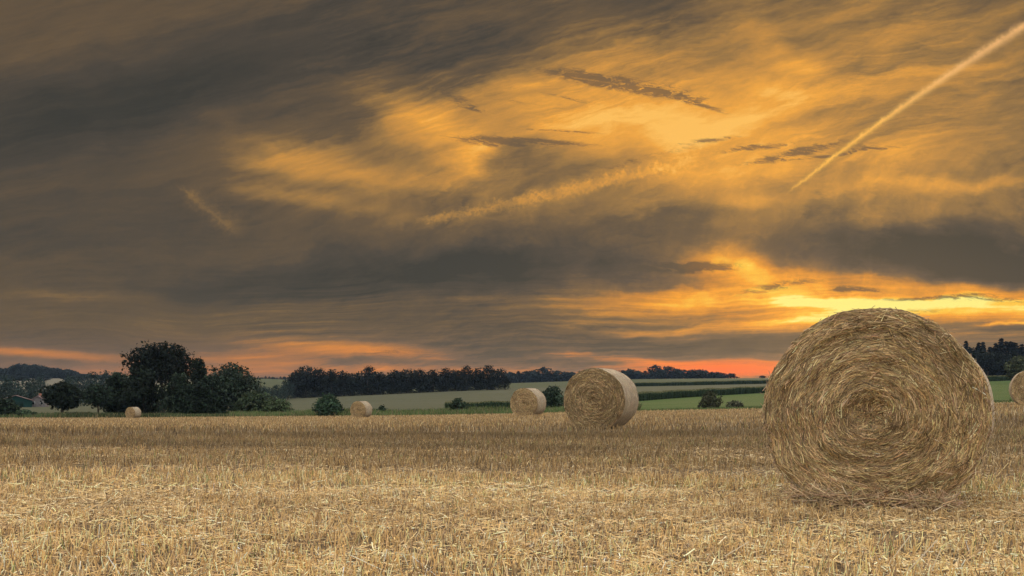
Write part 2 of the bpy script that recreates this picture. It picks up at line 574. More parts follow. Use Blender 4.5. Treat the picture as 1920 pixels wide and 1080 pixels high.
def gz(x, y):
    x, y = np.asarray(x, float), np.asarray(y, float)
    az = np.arctan2(x, y)
    r = np.maximum(np.hypot(x, y), 0.5)
    lr = np.log(r)
    z = 0
    for da, wa in ((-0.035, 0.25), (0, 0.5), (0.035, 0.25)):
        for dl, wl in ((-0.08, 0.25), (0, 0.5), (0.08, 0.25)):
            z = z + wa * wl * _zraw(az + da, lr + dl)
    # turn the view wedge's ends gently back to level behind the viewer
    far = np.clip((np.abs(az) - 0.8) / 1.2, 0, 1)
    z = z * (1 - far) + far * np.maximum(z, -0.8 - 0.004 * r)
    return z


def polar(px, r):
    az = math.atan((px - CX) / F)
    return r * math.sin(az), r * math.cos(az)


def at(px, r, dz=0.0):
    x, y = polar(px, r)
    return Vector((x, y, float(gz(x, y)) + dz))


def size_px(px, r, n):
    """metres spanned by n photograph pixels at that place"""
    return n * r * math.cos(math.atan((px - CX) / F)) / F


def line_of(pxs, vals):
    A = np.arctan((np.array(pxs, float) - CX) / F)
    return lambda az: np.interp(az, A, vals)


EDGE = line_of([-300, 0, 250, 500, 700, 900, 1100, 1300, 1650, 1900, 2300],
               [142, 142, 139, 128, 112, 104, 98, 92, 86, 82, 80])
MEAD = line_of([-300, 0, 250, 500, 700, 850, 1000, 1200, 1430, 1650, 1900, 2300],
               [168, 168, 165, 150, 136, 185, 215, 230, 290, 350, 420, 470])
FLDA = line_of([-300, 250, 500, 960, 1200, 1430, 1900, 2300], [420, 420, 450, 500, 520, 525, 540, 560])
FLDB = line_of([-300, 2300], [1000, 1000])

AZ = np.concatenate([np.radians(np.linspace(-180, -52, 40)), np.radians(np.linspace(-50, 50, 300)),
                     np.radians(np.linspace(52, 180, 40))])


def sheet(name, inner, outer, n, mat, power=1.0, dz=0.0):
    t = np.linspace(0, 1, n) ** power
    a = AZ[None, :]
    r = inner(AZ)[None, :] * (1 - t[:, None]) + outer(AZ)[None, :] * t[:, None]
    a = np.broadcast_to(a, r.shape)
    x, y = r * np.sin(a), r * np.cos(a)
    z = gz(x, y) + dz
    v = np.stack([x, y, z], -1).reshape(-1, 3)
    i = np.arange(r.size).reshape(r.shape)
    f = np.stack([i[:-1, :-1], i[:-1, 1:], i[1:, 1:], i[1:, :-1]], -1).reshape(-1, 4)
    return tag(mesh_obj(name, v, f, mat, smooth=True), kind='structure')


def stubble_soil():
    m, N, b = surface('stubble_soil', 0.95, 0.05)
    tc = N.node('ShaderNodeTexCoord')
    ob = tc.outputs['Object']
    x, y, z = N.sep(ob)
    n1 = N.noise(ob, 38.0, 6, 0.7)
    n2 = N.noise(ob, 0.5, 5, 0.6)
    n3 = N.noise(N.xyz(x * 0.05, (y + x * 0.06) * 1.2), 1.0, 5, 0.6)
    n4 = N.noise(N.xyz(x * 0.9, (y + x * 0.06) * 4.0), 2.0, 5, 0.7)
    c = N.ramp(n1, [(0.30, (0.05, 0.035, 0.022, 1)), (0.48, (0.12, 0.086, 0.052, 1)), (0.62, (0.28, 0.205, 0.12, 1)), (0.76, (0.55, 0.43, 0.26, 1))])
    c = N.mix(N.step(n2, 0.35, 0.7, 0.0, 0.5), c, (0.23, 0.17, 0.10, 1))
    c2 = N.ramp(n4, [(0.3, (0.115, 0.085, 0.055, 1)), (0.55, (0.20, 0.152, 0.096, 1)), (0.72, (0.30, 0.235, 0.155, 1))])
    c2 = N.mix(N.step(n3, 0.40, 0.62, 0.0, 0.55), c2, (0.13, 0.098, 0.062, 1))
    c = N.mix(N.step(y, 14.0, 45.0), c, c2)  # far soil painted darker too, following the same falloff of light
    N.put(b.inputs['Base Color'], c)
    bump(N, b, n1, 0.8, 0.03)
    return m


def field_mat(name, lo, hi, tint, straw=False):
    m, N, b = surface(name, 0.95, 0.05)
    tc = N.node('ShaderNodeTexCoord')
    ob = tc.outputs['Object']
    x, y, z = N.sep(ob)
    s = y + x * 0.12
    n1 = N.noise(ob, 1.6, 6, 0.7)
    n2 = N.noise(N.xyz(x * 0.01, s * 0.10), 1.0, 4, 0.6)
    n3 = N.noise(N.xyz(x * 0.02, s * 0.6), 1.0, 5, 0.65)
    c = N.ramp(n1, [(0.3, lo), (0.7, hi)])
    c = N.mix(N.step(n2, 0.35, 0.68, 0.0, 0.6), c, tint)
    c = N.mix(N.step(n3, 0.48, 0.66, 0.0, 0.6), c, lo)
    n4 = N.noise(ob, 0.03, 4, 0.6)
    c = N.mix(N.step(n4, 0.45, 0.62, 0.0, 0.45), c, tint)
    lane = N.m('PINGPONG', s * 0.5, 6.0)
    c = N.mix(N.step(lane, 0.0, 0.35, 0.5, 0.0), c, lo)      # sprayer tracks
    if straw:       # the harvested slope across the valley on the left
        c = N.mix(N.step(x, -300.0, -260.0, 1.0, 0.0) * N.step(y, 520.0, 560.0), c, (0.15, 0.135, 0.098, 1))
    N.put(b.inputs['Base Color'], c)
    bump(N, b, n1, 0.9, 0.3)
    return m


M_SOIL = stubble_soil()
M_MEADOW = field_mat('meadow_grass', (0.038, 0.068, 0.018, 1), (0.072, 0.114, 0.030, 1), (0.085, 0.108, 0.036, 1))
M_CROP = field_mat('ripening_crop', (0.062, 0.065, 0.036, 1), (0.104, 0.102, 0.059, 1), (0.094, 0.094, 0.060, 1))
M_FAR = field_mat('far_crop', (0.054, 0.062, 0.030, 1), (0.088, 0.094, 0.047, 1), (0.078, 0.084, 0.047, 1), True)
M_HILL = field_mat('hill_ground', (0.03, 0.045, 0.02, 1), (0.07, 0.085, 0.04, 1), (0.09, 0.10, 0.05, 1))

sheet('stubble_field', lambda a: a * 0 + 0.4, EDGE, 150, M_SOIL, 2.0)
sheet('meadow', EDGE, MEAD, 30, M_MEADOW)
sheet('crop_field', MEAD, FLDA, 40, M_CROP)
sheet('far_field', FLDA, FLDB, 36, M_FAR)
sheet('hills', FLDB, lambda a: a * 0 + 1500, 14, M_HILL, 2.0)
# ---------------------------------------------------------------- straw bales
STRAW = np.array([(0.50, 0.350, 0.185), (0.40, 0.280, 0.152), (0.30, 0.212, 0.125), (0.60, 0.450, 0.265),
                  (0.22, 0.153, 0.094), (0.46, 0.305, 0.150), (0.68, 0.535, 0.345)])


def straw_tones(n, r, w=(0.22, 0.26, 0.18, 0.12, 0.09, 0.09, 0.04), gain=1.0):
    c = STRAW[r.choice(len(STRAW), n, p=np.array(w) / sum(w))]
    return np.clip(c * gain * (0.8 + 0.4 * r.random((n, 1))) * (1 + 0.06 * r.normal(size=(n, 3))), 0.01, 0.85)


def wrap_material():
    m, N, b = surface('net_wrap', 0.7, 0.2)
    tc = N.node('ShaderNodeTexCoord')
    ob = tc.outputs['Object']
    x, y, z = N.sep(ob)
    ang = N.m('ARCTAN2', x, z)
    n1 = N.noise(N.xyz(ang * 7.0, y * 26.0), 3.0, 6, 0.7)
    n2 = N.noise(ob, 2.2, 4, 0.6)
    c = N.ramp(n1, [(0.28, (0.17, 0.14, 0.092, 1)), (0.5, (0.35, 0.31, 0.22, 1)), (0.72, (0.55, 0.50, 0.385, 1))])
    c = N.mix(N.step(n2, 0.4, 0.65, 0.0, 0.6), c, (0.33, 0.26, 0.15, 1))
    n4 = N.noise(N.xyz(ang * 1.3, y * 9.0), 2.0, 4, 0.6)
    c = N.mix(N.step(n4, 0.45, 0.7, 0.0, 0.5), c, (0.26, 0.21, 0.135, 1))
    # fine net threads running round the bale
    th = N.m('PINGPONG', y * 1.0, 0.022)
    c = N.mix(N.step(th, 0.0, 0.004, 0.35, 0.0), c, (0.62, 0.60, 0.52, 1))
    N.put(b.inputs['Base Color'], c)
    bump(N, b, n1, 0.9, 0.02)
    return m


M_WRAP = wrap_material()
M_CORE = noisy('packed_straw', [(0.3, (0.05, 0.035, 0.02, 1)), (0.5, (0.11, 0.08, 0.045, 1)), (0.7, (0.22, 0.16, 0.09, 1))], 60, 5, bump_s=0.8, bump_d=0.02)


def outline(th, R, seed):
    """Radius of the sagging round bale at angle th (0 = right, pi/2 = up)."""
    s, c = np.sin(th), np.cos(th)
    r = R * (1 + 0.010 * np.sin(3 * th + seed) + 0.006 * np.sin(7 * th + 2 * seed) + 0.004 * np.sin(13 * th + seed))
    x = r * c * (1.0 + 0.02 * np.clip(-s, 0, 1))
    z = r * s * 0.975
    z = np.where(z < -0.93 * R, -0.93 * R + (z + 0.93 * R) * 0.35, z)
    return x, z


def make_bale(R, L, seed, n_face, n_side, width, gain=1.0, crisp=0):
    r = rng(seed)
    zc = 0.945 * R
    root = empty('straw_bale', (0, 0, 0))
    nth, nr = 144, 34
    th = np.linspace(0, 2 * np.pi, nth, endpoint=False)
    ox, oz = outline(th, R, seed)

    def dish(q, t):
        """how far the packed face stands out at radius share q"""
        p = np.stack([q * 3.0 * np.cos(t), q * 3.0 * np.sin(t), q * 9.0], -1)
        return (0.020 * vnoise(p * 1.6, seed, 3) + 0.006 * np.sin(q * 41 + 1.6 * np.sin(t) + 1.1 * np.sin(3 * t) + seed)
                - 0.055 * np.exp(-(q / 0.13) ** 2) - 0.10 * np.clip(q - 0.88, 0, 1) ** 1.5 * 4)

    def face(sign, name):
        q = np.linspace(0.01, 1, nr)
        Q, T = np.meshgrid(q, th, indexing='ij')
        X, Z = ox[None] * Q, oz[None] * Q
        Y = sign * (L / 2 + dish(Q, T))
        v = np.stack([X, Y, Z + zc], -1).reshape(-1, 3)
        i = np.arange(nr * nth).reshape(nr, nth)
        j = np.roll(i, -1, 1)
        f = np.stack([i[:-1], j[:-1], j[1:], i[1:]], -1).reshape(-1, 4)
        if sign > 0:
            f = f[:, ::-1]
        return mesh_obj(name, v, f, M_CORE, root, smooth=True)

    face(1, 'cut_face')
    fr = face(-1, 'cut_face')
    # wound straw lying on the visible face
    n = n_face
    q = np.sqrt(r.random(n)) * 0.995
    t = r.random(n) * 2 * np.pi
    ln = np.clip(r.normal(0.105, 0.045, n), 0.025, 0.28) * (R / 0.8)
    ln *= np.clip(0.45 + q * 0.8, 0.4, 1.0)
    S = 5
    u = np.linspace(-0.5, 0.5, S)[None, :]
    ex, ez = np.interp(t, np.append(th, 2 * np.pi), np.append(ox, ox[0])), np.interp(t, np.append(th, 2 * np.pi), np.append(oz, oz[0]))
    rad = np.hypot(ex, ez) * q
    skew = r.normal(0, 0.26, n) * np.where(r.random(n) < 0.20, 3.2, 1.0) + np.where(q < 0.22, r.normal(0, 0.75, n), 0)
    dT = ln[:, None] * u * np.cos(skew)[:, None] / np.maximum(rad, 0.10)[:, None]
    dQ = (ln * np.sin(skew) / R)[:, None] * u + 0.02 * (u ** 2) * r.normal(0, 1, n)[:, None]
    qq = np.clip(q[:, None] + dQ, 0.0, 1.005)
    tt = t[:, None] + dT
    tw = np.mod(tt, 2 * np.pi)
    px = np.interp(tw, np.append(th, 2 * np.pi), np.append(ox, ox[0])) * qq
    pz = np.interp(tw, np.append(th, 2 * np.pi), np.append(oz, oz[0])) * qq
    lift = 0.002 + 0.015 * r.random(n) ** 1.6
    end = np.where(r.random(n) < 0.10, r.random(n) * 0.022, 0.0)
    py = -(L / 2 + dish(np.minimum(qq, 1), tw) + lift[:, None] + end[:, None] * (u + 0.5) ** 2 * 2)
    P = np.stack([px, py, pz + zc], -1)
    nrm = np.stack([r.normal(0, 0.35, n), -np.ones(n), r.normal(0, 0.35, n)], -1)
    # patches of browner and paler straw, as it was wound in
    pt = vnoise(np.stack([px[:, 2] * 4, pz[:, 2] * 4, q * 7], -1), seed + 3, 3)
    c = straw_tones(n, r, gain=gain) * (1 + 0.20 * pt)[:, None] * np.exp(r.normal(-0.03, 0.24, n))[:, None]
    if crisp:       # a random share of straws darker, the rest brighter
        c *= np.where(r.random(n) < 0.40, 0.62, 1.16)[:, None]
    c *= np.array([1.03, 1.0, 0.86])
    c *= (0.68 + 0.48 * lift / 0.017)[:, None]  # deeper straws darker: shade between strands put into the colour
    v, f, cc = strand_arrays(P, nrm, width * (0.65 + 0.7 * r.random(n)), c, 0.7)
    B = Bag()
    B.add(v, f, np.clip(cc, 0.01, 0.85))
    # loose ends round the rim and stray straws
    m = max(200, n_face // 70)
    t2 = r.random(m) * 2 * np.pi
    ex, ez = np.interp(t2, np.append(th, 2 * np.pi), np.append(ox, ox[0])), np.interp(t2, np.append(th, 2 * np.pi), np.append(oz, oz[0]))
    b0 = np.stack([ex * 0.985, -L / 2 + 0.03 * r.random(m) - 0.01, ez * 0.985 + zc], -1)
    out = np.stack([np.cos(t2), -0.7 * r.random(m), np.sin(t2)], -1) * 0.6 + r.normal(0, 0.7, (m, 3))
    along = np.stack([-np.sin(t2), np.zeros(m), np.cos(t2)], -1) * r.choice([-1, 1], m)[:, None]
    dirn = unit(out * 0.38 + along)
    l2 = (0.02 + 0.06 * r.random(m)) * (R / 0.8)
    P2 = b0[:, None] + dirn[:, None] * (l2[:, None] * np.linspace(0, 1, 3)[None])[..., None]
    P2[:, 2, 2] -= 0.15 * l2
    v, f, cc = strand_arrays(P2, np.tile([[0.0, -1, 0.2]], (m, 1)), width * np.ones(m), straw_tones(m, r, gain=gain), 0.7)
    B.add(v, f, cc)
    B.build('wound_straw', M_STRAW, fr)
    # curved side with its net
    ns = 26
    yv = np.linspace(-L / 2, L / 2, ns)
    prof = 1 - 0.022 * np.abs(np.linspace(-1, 1, ns)) ** 6 + 0.004 * np.sin(np.linspace(0, 21, ns) + seed)
    Yg, Tg = np.meshgrid(yv, th, indexing='ij')
    bump_ = 1 + 0.006 * vnoise(np.stack([Yg * 6, np.cos(Tg) * 7, np.sin(Tg) * 7], -1), seed + 8, 3)
    X = ox[None] * prof[:, None] * bump_
    Z = oz[None] * prof[:, None] * bump_ + zc
    v = np.stack([X, Yg, Z], -1).reshape(-1, 3)
    i = np.arange(ns * nth).reshape(ns, nth)
    j = np.roll(i, -1, 1)
    f = np.stack([i[:-1], i[1:], j[1:], j[:-1]], -1).reshape(-1, 4)
    side = mesh_obj('net_wrap', v, f, M_WRAP, root, smooth=True)
    # short straws pressed flat beneath the net
    n = n_side
    t = r.random(n) * 2 * np.pi
    y0 = (r.random(n) - 0.5) * L * 0.99
    u = np.linspace(-0.5, 0.5, 3)[None]
    ln = (0.06 + 0.12 * r.random(n)) * (R / 0.8)
    sk = r.normal(0, 0.45, n)
    tt = t[:, None] + ln[:, None] * np.cos(sk)[:, None] * u / R
    yy = np.clip(y0[:, None] + (ln * np.sin(sk))[:, None] * u, -L / 2, L / 2)
    tw = np.mod(tt, 2 * np.pi)
    px = np.interp(tw, np.append(th, 2 * np.pi), np.append(ox, ox[0])) * 1.006
    pz = np.interp(tw, np.append(th, 2 * np.pi), np.append(oz, oz[0])) * 1.006
    P = np.stack([px, yy, pz + zc], -1)
    nrm = np.stack([np.cos(t), np.zeros(n), np.sin(t)], -1)
    c = straw_tones(n, r) * np.array([0.78, 0.82, 0.92]) * np.exp(r.normal(0, 0.25, n))[:, None] + np.array([0.02, 0.02, 0.02])
    v, f, cc = strand_arrays(P, nrm, width * (0.5 + 0.5 * r.random(n)), c, 0.5)
    B = Bag(); B.add(v, f, cc)
    B.build('pressed_straw', M_STRAW, side)
    return root


BALES = []      # (x, y, axis azimuth, R, L) footprints kept free of stubble


def place_bale(o, px, r, axis_deg, R, L, label, sc=1.0):
    p = at(px, r)
    a = math.radians(axis_deg)
    o.location = (p.x + math.sin(a) * L * sc / 2, p.y + math.cos(a) * L * sc / 2, p.z - 0.015)
    o.rotation_euler = (0, 0, -a)
    o.scale = (sc, sc, sc)
    tag(o, label, 'straw bale', 'round straw bales on the stubble field')
    BALES.append((o.location.x, o.location.y, a, R * sc, L * sc))


big = make_bale(0.732, 1.2, 3, 58000, 9000, 0.0037, 0.88, 1)
place_bale(big, 1632, 6.6, 29.3, 0.730, 1.2, 'huge straw bale closest of all, its spiral wound face filling the right foreground')
second = make_bale(0.815, 1.2, 8, 20000, 9000, 0.0070, 0.62, 1)  # gain darkens the end-face straw, painting shade against the lit wrapped side
place_bale(second, 1113, 22.6, 24.5, 0.815, 1.2, 'second largest straw bale, midfield, with a pale wrapped right side')
third = make_bale(0.80, 1.2, 15, 9000, 5000, 0.011, 0.70)  # end face darkened by gain as well, shade put into straw colour
place_bale(third, 982, 47.2, 25, 0.80, 1.2, 'mid sized straw bale just left of the second largest bale')
for px, r, ax, sc, lab in (
        (671, 81, 21, 1.0, 'small straw bale alone at the field edge, right of the round leafy bush'),
        (244, 129, 17, 1.0, 'tiny distant straw bale in front of the dark tree clump on the left'),
        (1937, 43.5, 25.5, 1.02, 'straw bale cut off by the right edge of the picture, behind the huge bale')):
    o = copy_tree(third)
    place_bale(o, px, r, ax, 0.80, 1.2, lab, sc)
# ---------------------------------------------------------------- stubble and loose straw
def in_bale(x, y, grow=0.0):
    hit = np.zeros(len(x), bool)
    for bx, by, a, R, L in BALES:
        dx, dy = x - bx, y - by
        al = dx * math.sin(a) + dy * math.cos(a)
        ac = dx * math.cos(a) - dy * math.sin(a)
        hit |= (np.abs(al) < L / 2 + grow) & (np.abs(ac) < R * 0.62 + grow)
    return hit


def wedge(n, r0, r1, r, half=37.0):
    a = np.radians((r.random(n) * 2 - 1) * half)
    d = np.sqrt(r0 ** 2 + (r1 ** 2 - r0 ** 2) * r.random(n))
    return d * np.sin(a), d * np.cos(a)


LINES = [(4.35, 0.10, 0.6), (4.95, 0.09, 0.5), (5.6, 0.12, 0.65), (6.5, 0.10, 0.5), (7.15, 0.14, 0.6), (8.75, 0.16, 0.6), (9.9, 0.12, 0.4),
         (12.1, 0.2, 0.55), (14.3, 0.25, 0.5), (16.4, 0.3, 0.6), (19.5, 0.35, 0.55), (23.5, 0.5, 0.6), (28, 0.6, 0.5), (34, 0.8, 0.6)]


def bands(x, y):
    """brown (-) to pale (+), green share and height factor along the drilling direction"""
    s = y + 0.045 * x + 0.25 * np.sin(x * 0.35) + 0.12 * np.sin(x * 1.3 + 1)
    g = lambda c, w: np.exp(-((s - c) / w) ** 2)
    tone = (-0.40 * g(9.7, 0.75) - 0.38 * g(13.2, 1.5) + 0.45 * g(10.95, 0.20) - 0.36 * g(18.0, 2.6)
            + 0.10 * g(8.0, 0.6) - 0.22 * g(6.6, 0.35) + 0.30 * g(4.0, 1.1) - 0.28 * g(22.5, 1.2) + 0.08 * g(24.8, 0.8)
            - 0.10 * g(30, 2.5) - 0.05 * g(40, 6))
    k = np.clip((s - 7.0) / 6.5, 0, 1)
    tone = tone + 0.25 - 0.53 * k * k * (3 - 2 * k) + 0.08 * np.clip((s - 26) / 20, 0, 1)  # near rows brightened, far rows darkened: light falloff put into the straw colour
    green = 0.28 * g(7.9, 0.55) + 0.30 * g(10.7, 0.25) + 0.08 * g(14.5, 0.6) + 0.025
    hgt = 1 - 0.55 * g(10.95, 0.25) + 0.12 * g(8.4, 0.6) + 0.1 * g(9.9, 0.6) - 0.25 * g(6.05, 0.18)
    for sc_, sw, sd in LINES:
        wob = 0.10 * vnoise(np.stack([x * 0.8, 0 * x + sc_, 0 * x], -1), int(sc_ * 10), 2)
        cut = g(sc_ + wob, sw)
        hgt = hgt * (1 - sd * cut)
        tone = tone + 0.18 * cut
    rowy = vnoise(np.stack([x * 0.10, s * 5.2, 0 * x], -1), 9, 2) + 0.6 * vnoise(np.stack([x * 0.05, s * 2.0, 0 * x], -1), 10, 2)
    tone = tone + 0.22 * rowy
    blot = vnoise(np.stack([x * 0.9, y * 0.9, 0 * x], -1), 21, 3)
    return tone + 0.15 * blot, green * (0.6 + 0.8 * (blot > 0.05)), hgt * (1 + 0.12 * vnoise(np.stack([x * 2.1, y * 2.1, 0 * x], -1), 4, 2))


STUB = np.array([(0.51, 0.337, 0.138), (0.34, 0.222, 0.110), (0.63, 0.455, 0.224), (0.55, 0.340, 0.132), (0.17, 0.117, 0.07), (0.70, 0.565, 0.34)])


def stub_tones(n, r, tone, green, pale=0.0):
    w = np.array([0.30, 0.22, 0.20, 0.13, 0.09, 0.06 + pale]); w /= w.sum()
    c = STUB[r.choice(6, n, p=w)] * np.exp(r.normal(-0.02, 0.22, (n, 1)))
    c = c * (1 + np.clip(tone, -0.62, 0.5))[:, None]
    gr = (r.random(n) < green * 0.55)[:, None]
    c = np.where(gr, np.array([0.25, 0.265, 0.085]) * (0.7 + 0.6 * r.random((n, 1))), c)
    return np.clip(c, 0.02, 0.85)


def snap_rows(x, y, r, pitch):
    s = y + 0.06 * x
    k = np.round(s / pitch) * pitch + r.normal(0, pitch * 0.20, len(x))
    return x, k - 0.06 * x


def stubble(n, r0, r1, seed, h, width, bag, lean=0.16):
    r = rng(seed)
    x, y = wedge(n, r0, r1, r)
    x, y = snap_rows(x, y, r, 0.15)
    ok = (~in_bale(x, y)) & (np.hypot(x, y) > r0 * 0.97) & (np.hypot(x, y) < EDGE(np.arctan2(x, y)) - 0.5)
    # gaps where wheels or the pick-up have flattened the straw
    gap = vnoise(np.stack([x * 1.7, y * 1.7, 0 * x], -1), 77, 3)
    row = vnoise(np.stack([x * 0.10, (y + 0.045 * x) * 3.6, 0 * x], -1), 15, 2)
    ok &= r.random(n) < np.clip(0.85 - 0.5 * (gap - 0.25) - 0.75 * row, 0.12, 1)
    x, y = x[ok], y[ok]
    n = len(x)
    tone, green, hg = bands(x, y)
    z = gz(x, y)
    hh = h * hg * np.clip(r.normal(1.0, 0.22, n), 0.4, 1.7)
    ln = r.normal(0, lean, (n, 2)) * np.where(r.random(n) < 0.10, 3.0, 1.0)[:, None] + np.array([0.03, 0.0])
    b = np.stack([x, y, z - 0.01], -1)
    t = b + np.stack([ln[:, 0] * hh, ln[:, 1] * hh, hh], -1)
    w = width * (0.6 + 0.8 * r.random(n))
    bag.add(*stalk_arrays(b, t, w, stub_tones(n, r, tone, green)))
    return n


B = Bag()
stubble(42000, 3.0, 9.0, 1, 0.074, 0.0046, B, 0.24)
stubble(85000, 9.0, 20.0, 2, 0.092, 0.0066, B, 0.22)
stubble(90000, 20.0, 50.0, 3, 0.115, 0.014, B)
stubble(70000, 50.0, 143.0, 4, 0.14, 0.028, B)
tag(B.build('stubble', M_STRAW), 'cut stubble standing in rows over the whole near field', 'stubble', kind='stuff')

# straw and chaff lying between the rows
def litter(n, r0, r1, seed, l0, l1, width, bag, rise=0.035, pale=0.08):
    r = rng(seed)
    x, y = wedge(n, r0, r1, r)
    heap = vnoise(np.stack([x * 1.3, y * 1.3, 0 * x], -1), 77, 3)
    ok = (~in_bale(x, y, -0.05)) & (r.random(n) < np.clip(0.55 + 0.22 * heap + 0.35 * vnoise(np.stack([x * 6, y * 6, 0 * x], -1), 88, 2), 0.08, 1))
    x, y, heap = x[ok], y[ok], heap[ok]
    n = len(x)
    a = r.random(n) * 6.283
    ln = l0 + (l1 - l0) * r.random(n) ** 2
    u = np.linspace(-0.5, 0.5, 4)[None]
    bow = r.normal(0, 0.10, n)
    dx = ln[:, None] * (np.cos(a)[:, None] * u - np.sin(a)[:, None] * (u ** 2) * bow[:, None])
    dy = ln[:, None] * (np.sin(a)[:, None] * u + np.cos(a)[:, None] * (u ** 2) * bow[:, None])
    zz = gz(x, y) + 0.006 + rise * r.random(n) * (1 + np.clip(heap, 0, 1))
    P = np.stack([x[:, None] + dx, y[:, None] + dy, zz[:, None] + ln[:, None] * r.normal(0, 0.22, n)[:, None] * u + 0.0 * u], -1)
    P[..., 2] = np.maximum(P[..., 2], zz[:, None] - rise * 0.3)
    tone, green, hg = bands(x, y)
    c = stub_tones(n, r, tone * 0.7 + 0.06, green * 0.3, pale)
    nrm = np.stack([r.normal(0, 0.3, n), r.normal(0, 0.3, n), np.ones(n)], -1)
    bag.add(*strand_arrays(P, nrm, width * (0.6 + 0.7 * r.random(n)), c, 0.6))


B = Bag()
litter(120000, 3.0, 7.5, 31, 0.012, 0.10, 0.0046, B, 0.035)
litter(900, 3.0, 8.0, 35, 0.06, 0.20, 0.0042, B, 0.05)
litter(75000, 7.5, 16.0, 32, 0.02, 0.14, 0.0060, B, 0.035)
# windrow remains pulled out round the foot of the biggest bale
r = rng(50)
bx, by, ba, bR, bL = BALES[0]
n = 1500
ac = (r.random(n) * 2 - 1) * 0.52
al = -bL / 2 - np.abs(r.normal(0, 0.05, n))
x = bx + math.cos(ba) * ac + math.sin(ba) * al
y = by - math.sin(ba) * ac + math.cos(ba) * al
dirn = unit(np.stack([r.normal(0, 1, n), r.normal(-0.4, 0.6, n), r.normal(0.1, 0.5, n)], -1))
u = np.linspace(-0.5, 0.5, 4)
P = np.stack([x, y, gz(x, y) + 0.02 + 0.10 * r.random(n)], -1)[:, None] + dirn[:, None] * ((0.08 + 0.16 * r.random(n))[:, None] * u[None])[..., None]
P[..., 2] = np.maximum(P[..., 2], -0.80)
B.add(*strand_arrays(P, unit(np.stack([r.normal(0, .4, n), -np.ones(n), r.normal(0.4, .4, n)], -1)), 0.0048 * np.ones(n), straw_tones(n, r), 0.7))
# a few long pale straws leaning up close to the viewer
for (px, d, dx, dz, l) in ((1665, 4.3, 0.55, 0.8, 0.17), (1700, 4.15, 0.6, 0.7, 0.19), (1745, 4.2, 0.35, 0.9, 0.11), (1360, 4.3, 0.7, 0.45, 0.13)):
    p = np.array(at(px, d)) + np.array([0, 0, 0.04])
    dd = np.array([dx, -0.1, dz]); dd /= np.linalg.norm(dd)
    P = p + dd * (np.linspace(0, l, 4))[:, None]
    B.add(*strand_arrays(P[None], np.array([[0, -1.0, 0.3]]), np.array([0.0048]), np.array([[0.66, 0.54, 0.36]]), 0.7))
tag(B.build('loose_straw', M_STRAW), 'loose pale straw and chaff scattered between the stubble', 'straw', kind='stuff')
# ---------------------------------------------------------------- trees, bushes, crops
def leaf_quads(C, size, r, up=0.25, out=None):
    """irregular four-cornered leaf clumps at centres C"""
    n = len(C)
    nv = unit(r.normal(size=(n, 3)) + np.array([0, 0, up]) + (0 if out is None else out * 1.5))
    u = unit(np.cross(nv, r.normal(size=(n, 3))))
    w = np.cross(nv, u)
    s = (size * 0.78 * (0.5 + 1.0 * r.random(n) ** 1.3))[:, None]
    k = 0.55 + 0.6 * r.random((n, 4, 1))
    V = np.stack([C + u * s * k[:, 0], C + w * s * k[:, 1] * 0.75, C - u * s * k[:, 2], C - w * s * k[:, 3] * 0.75], 1) 
    Q = np.arange(n * 4).reshape(n, 4)
    return V.reshape(-1, 3), Q


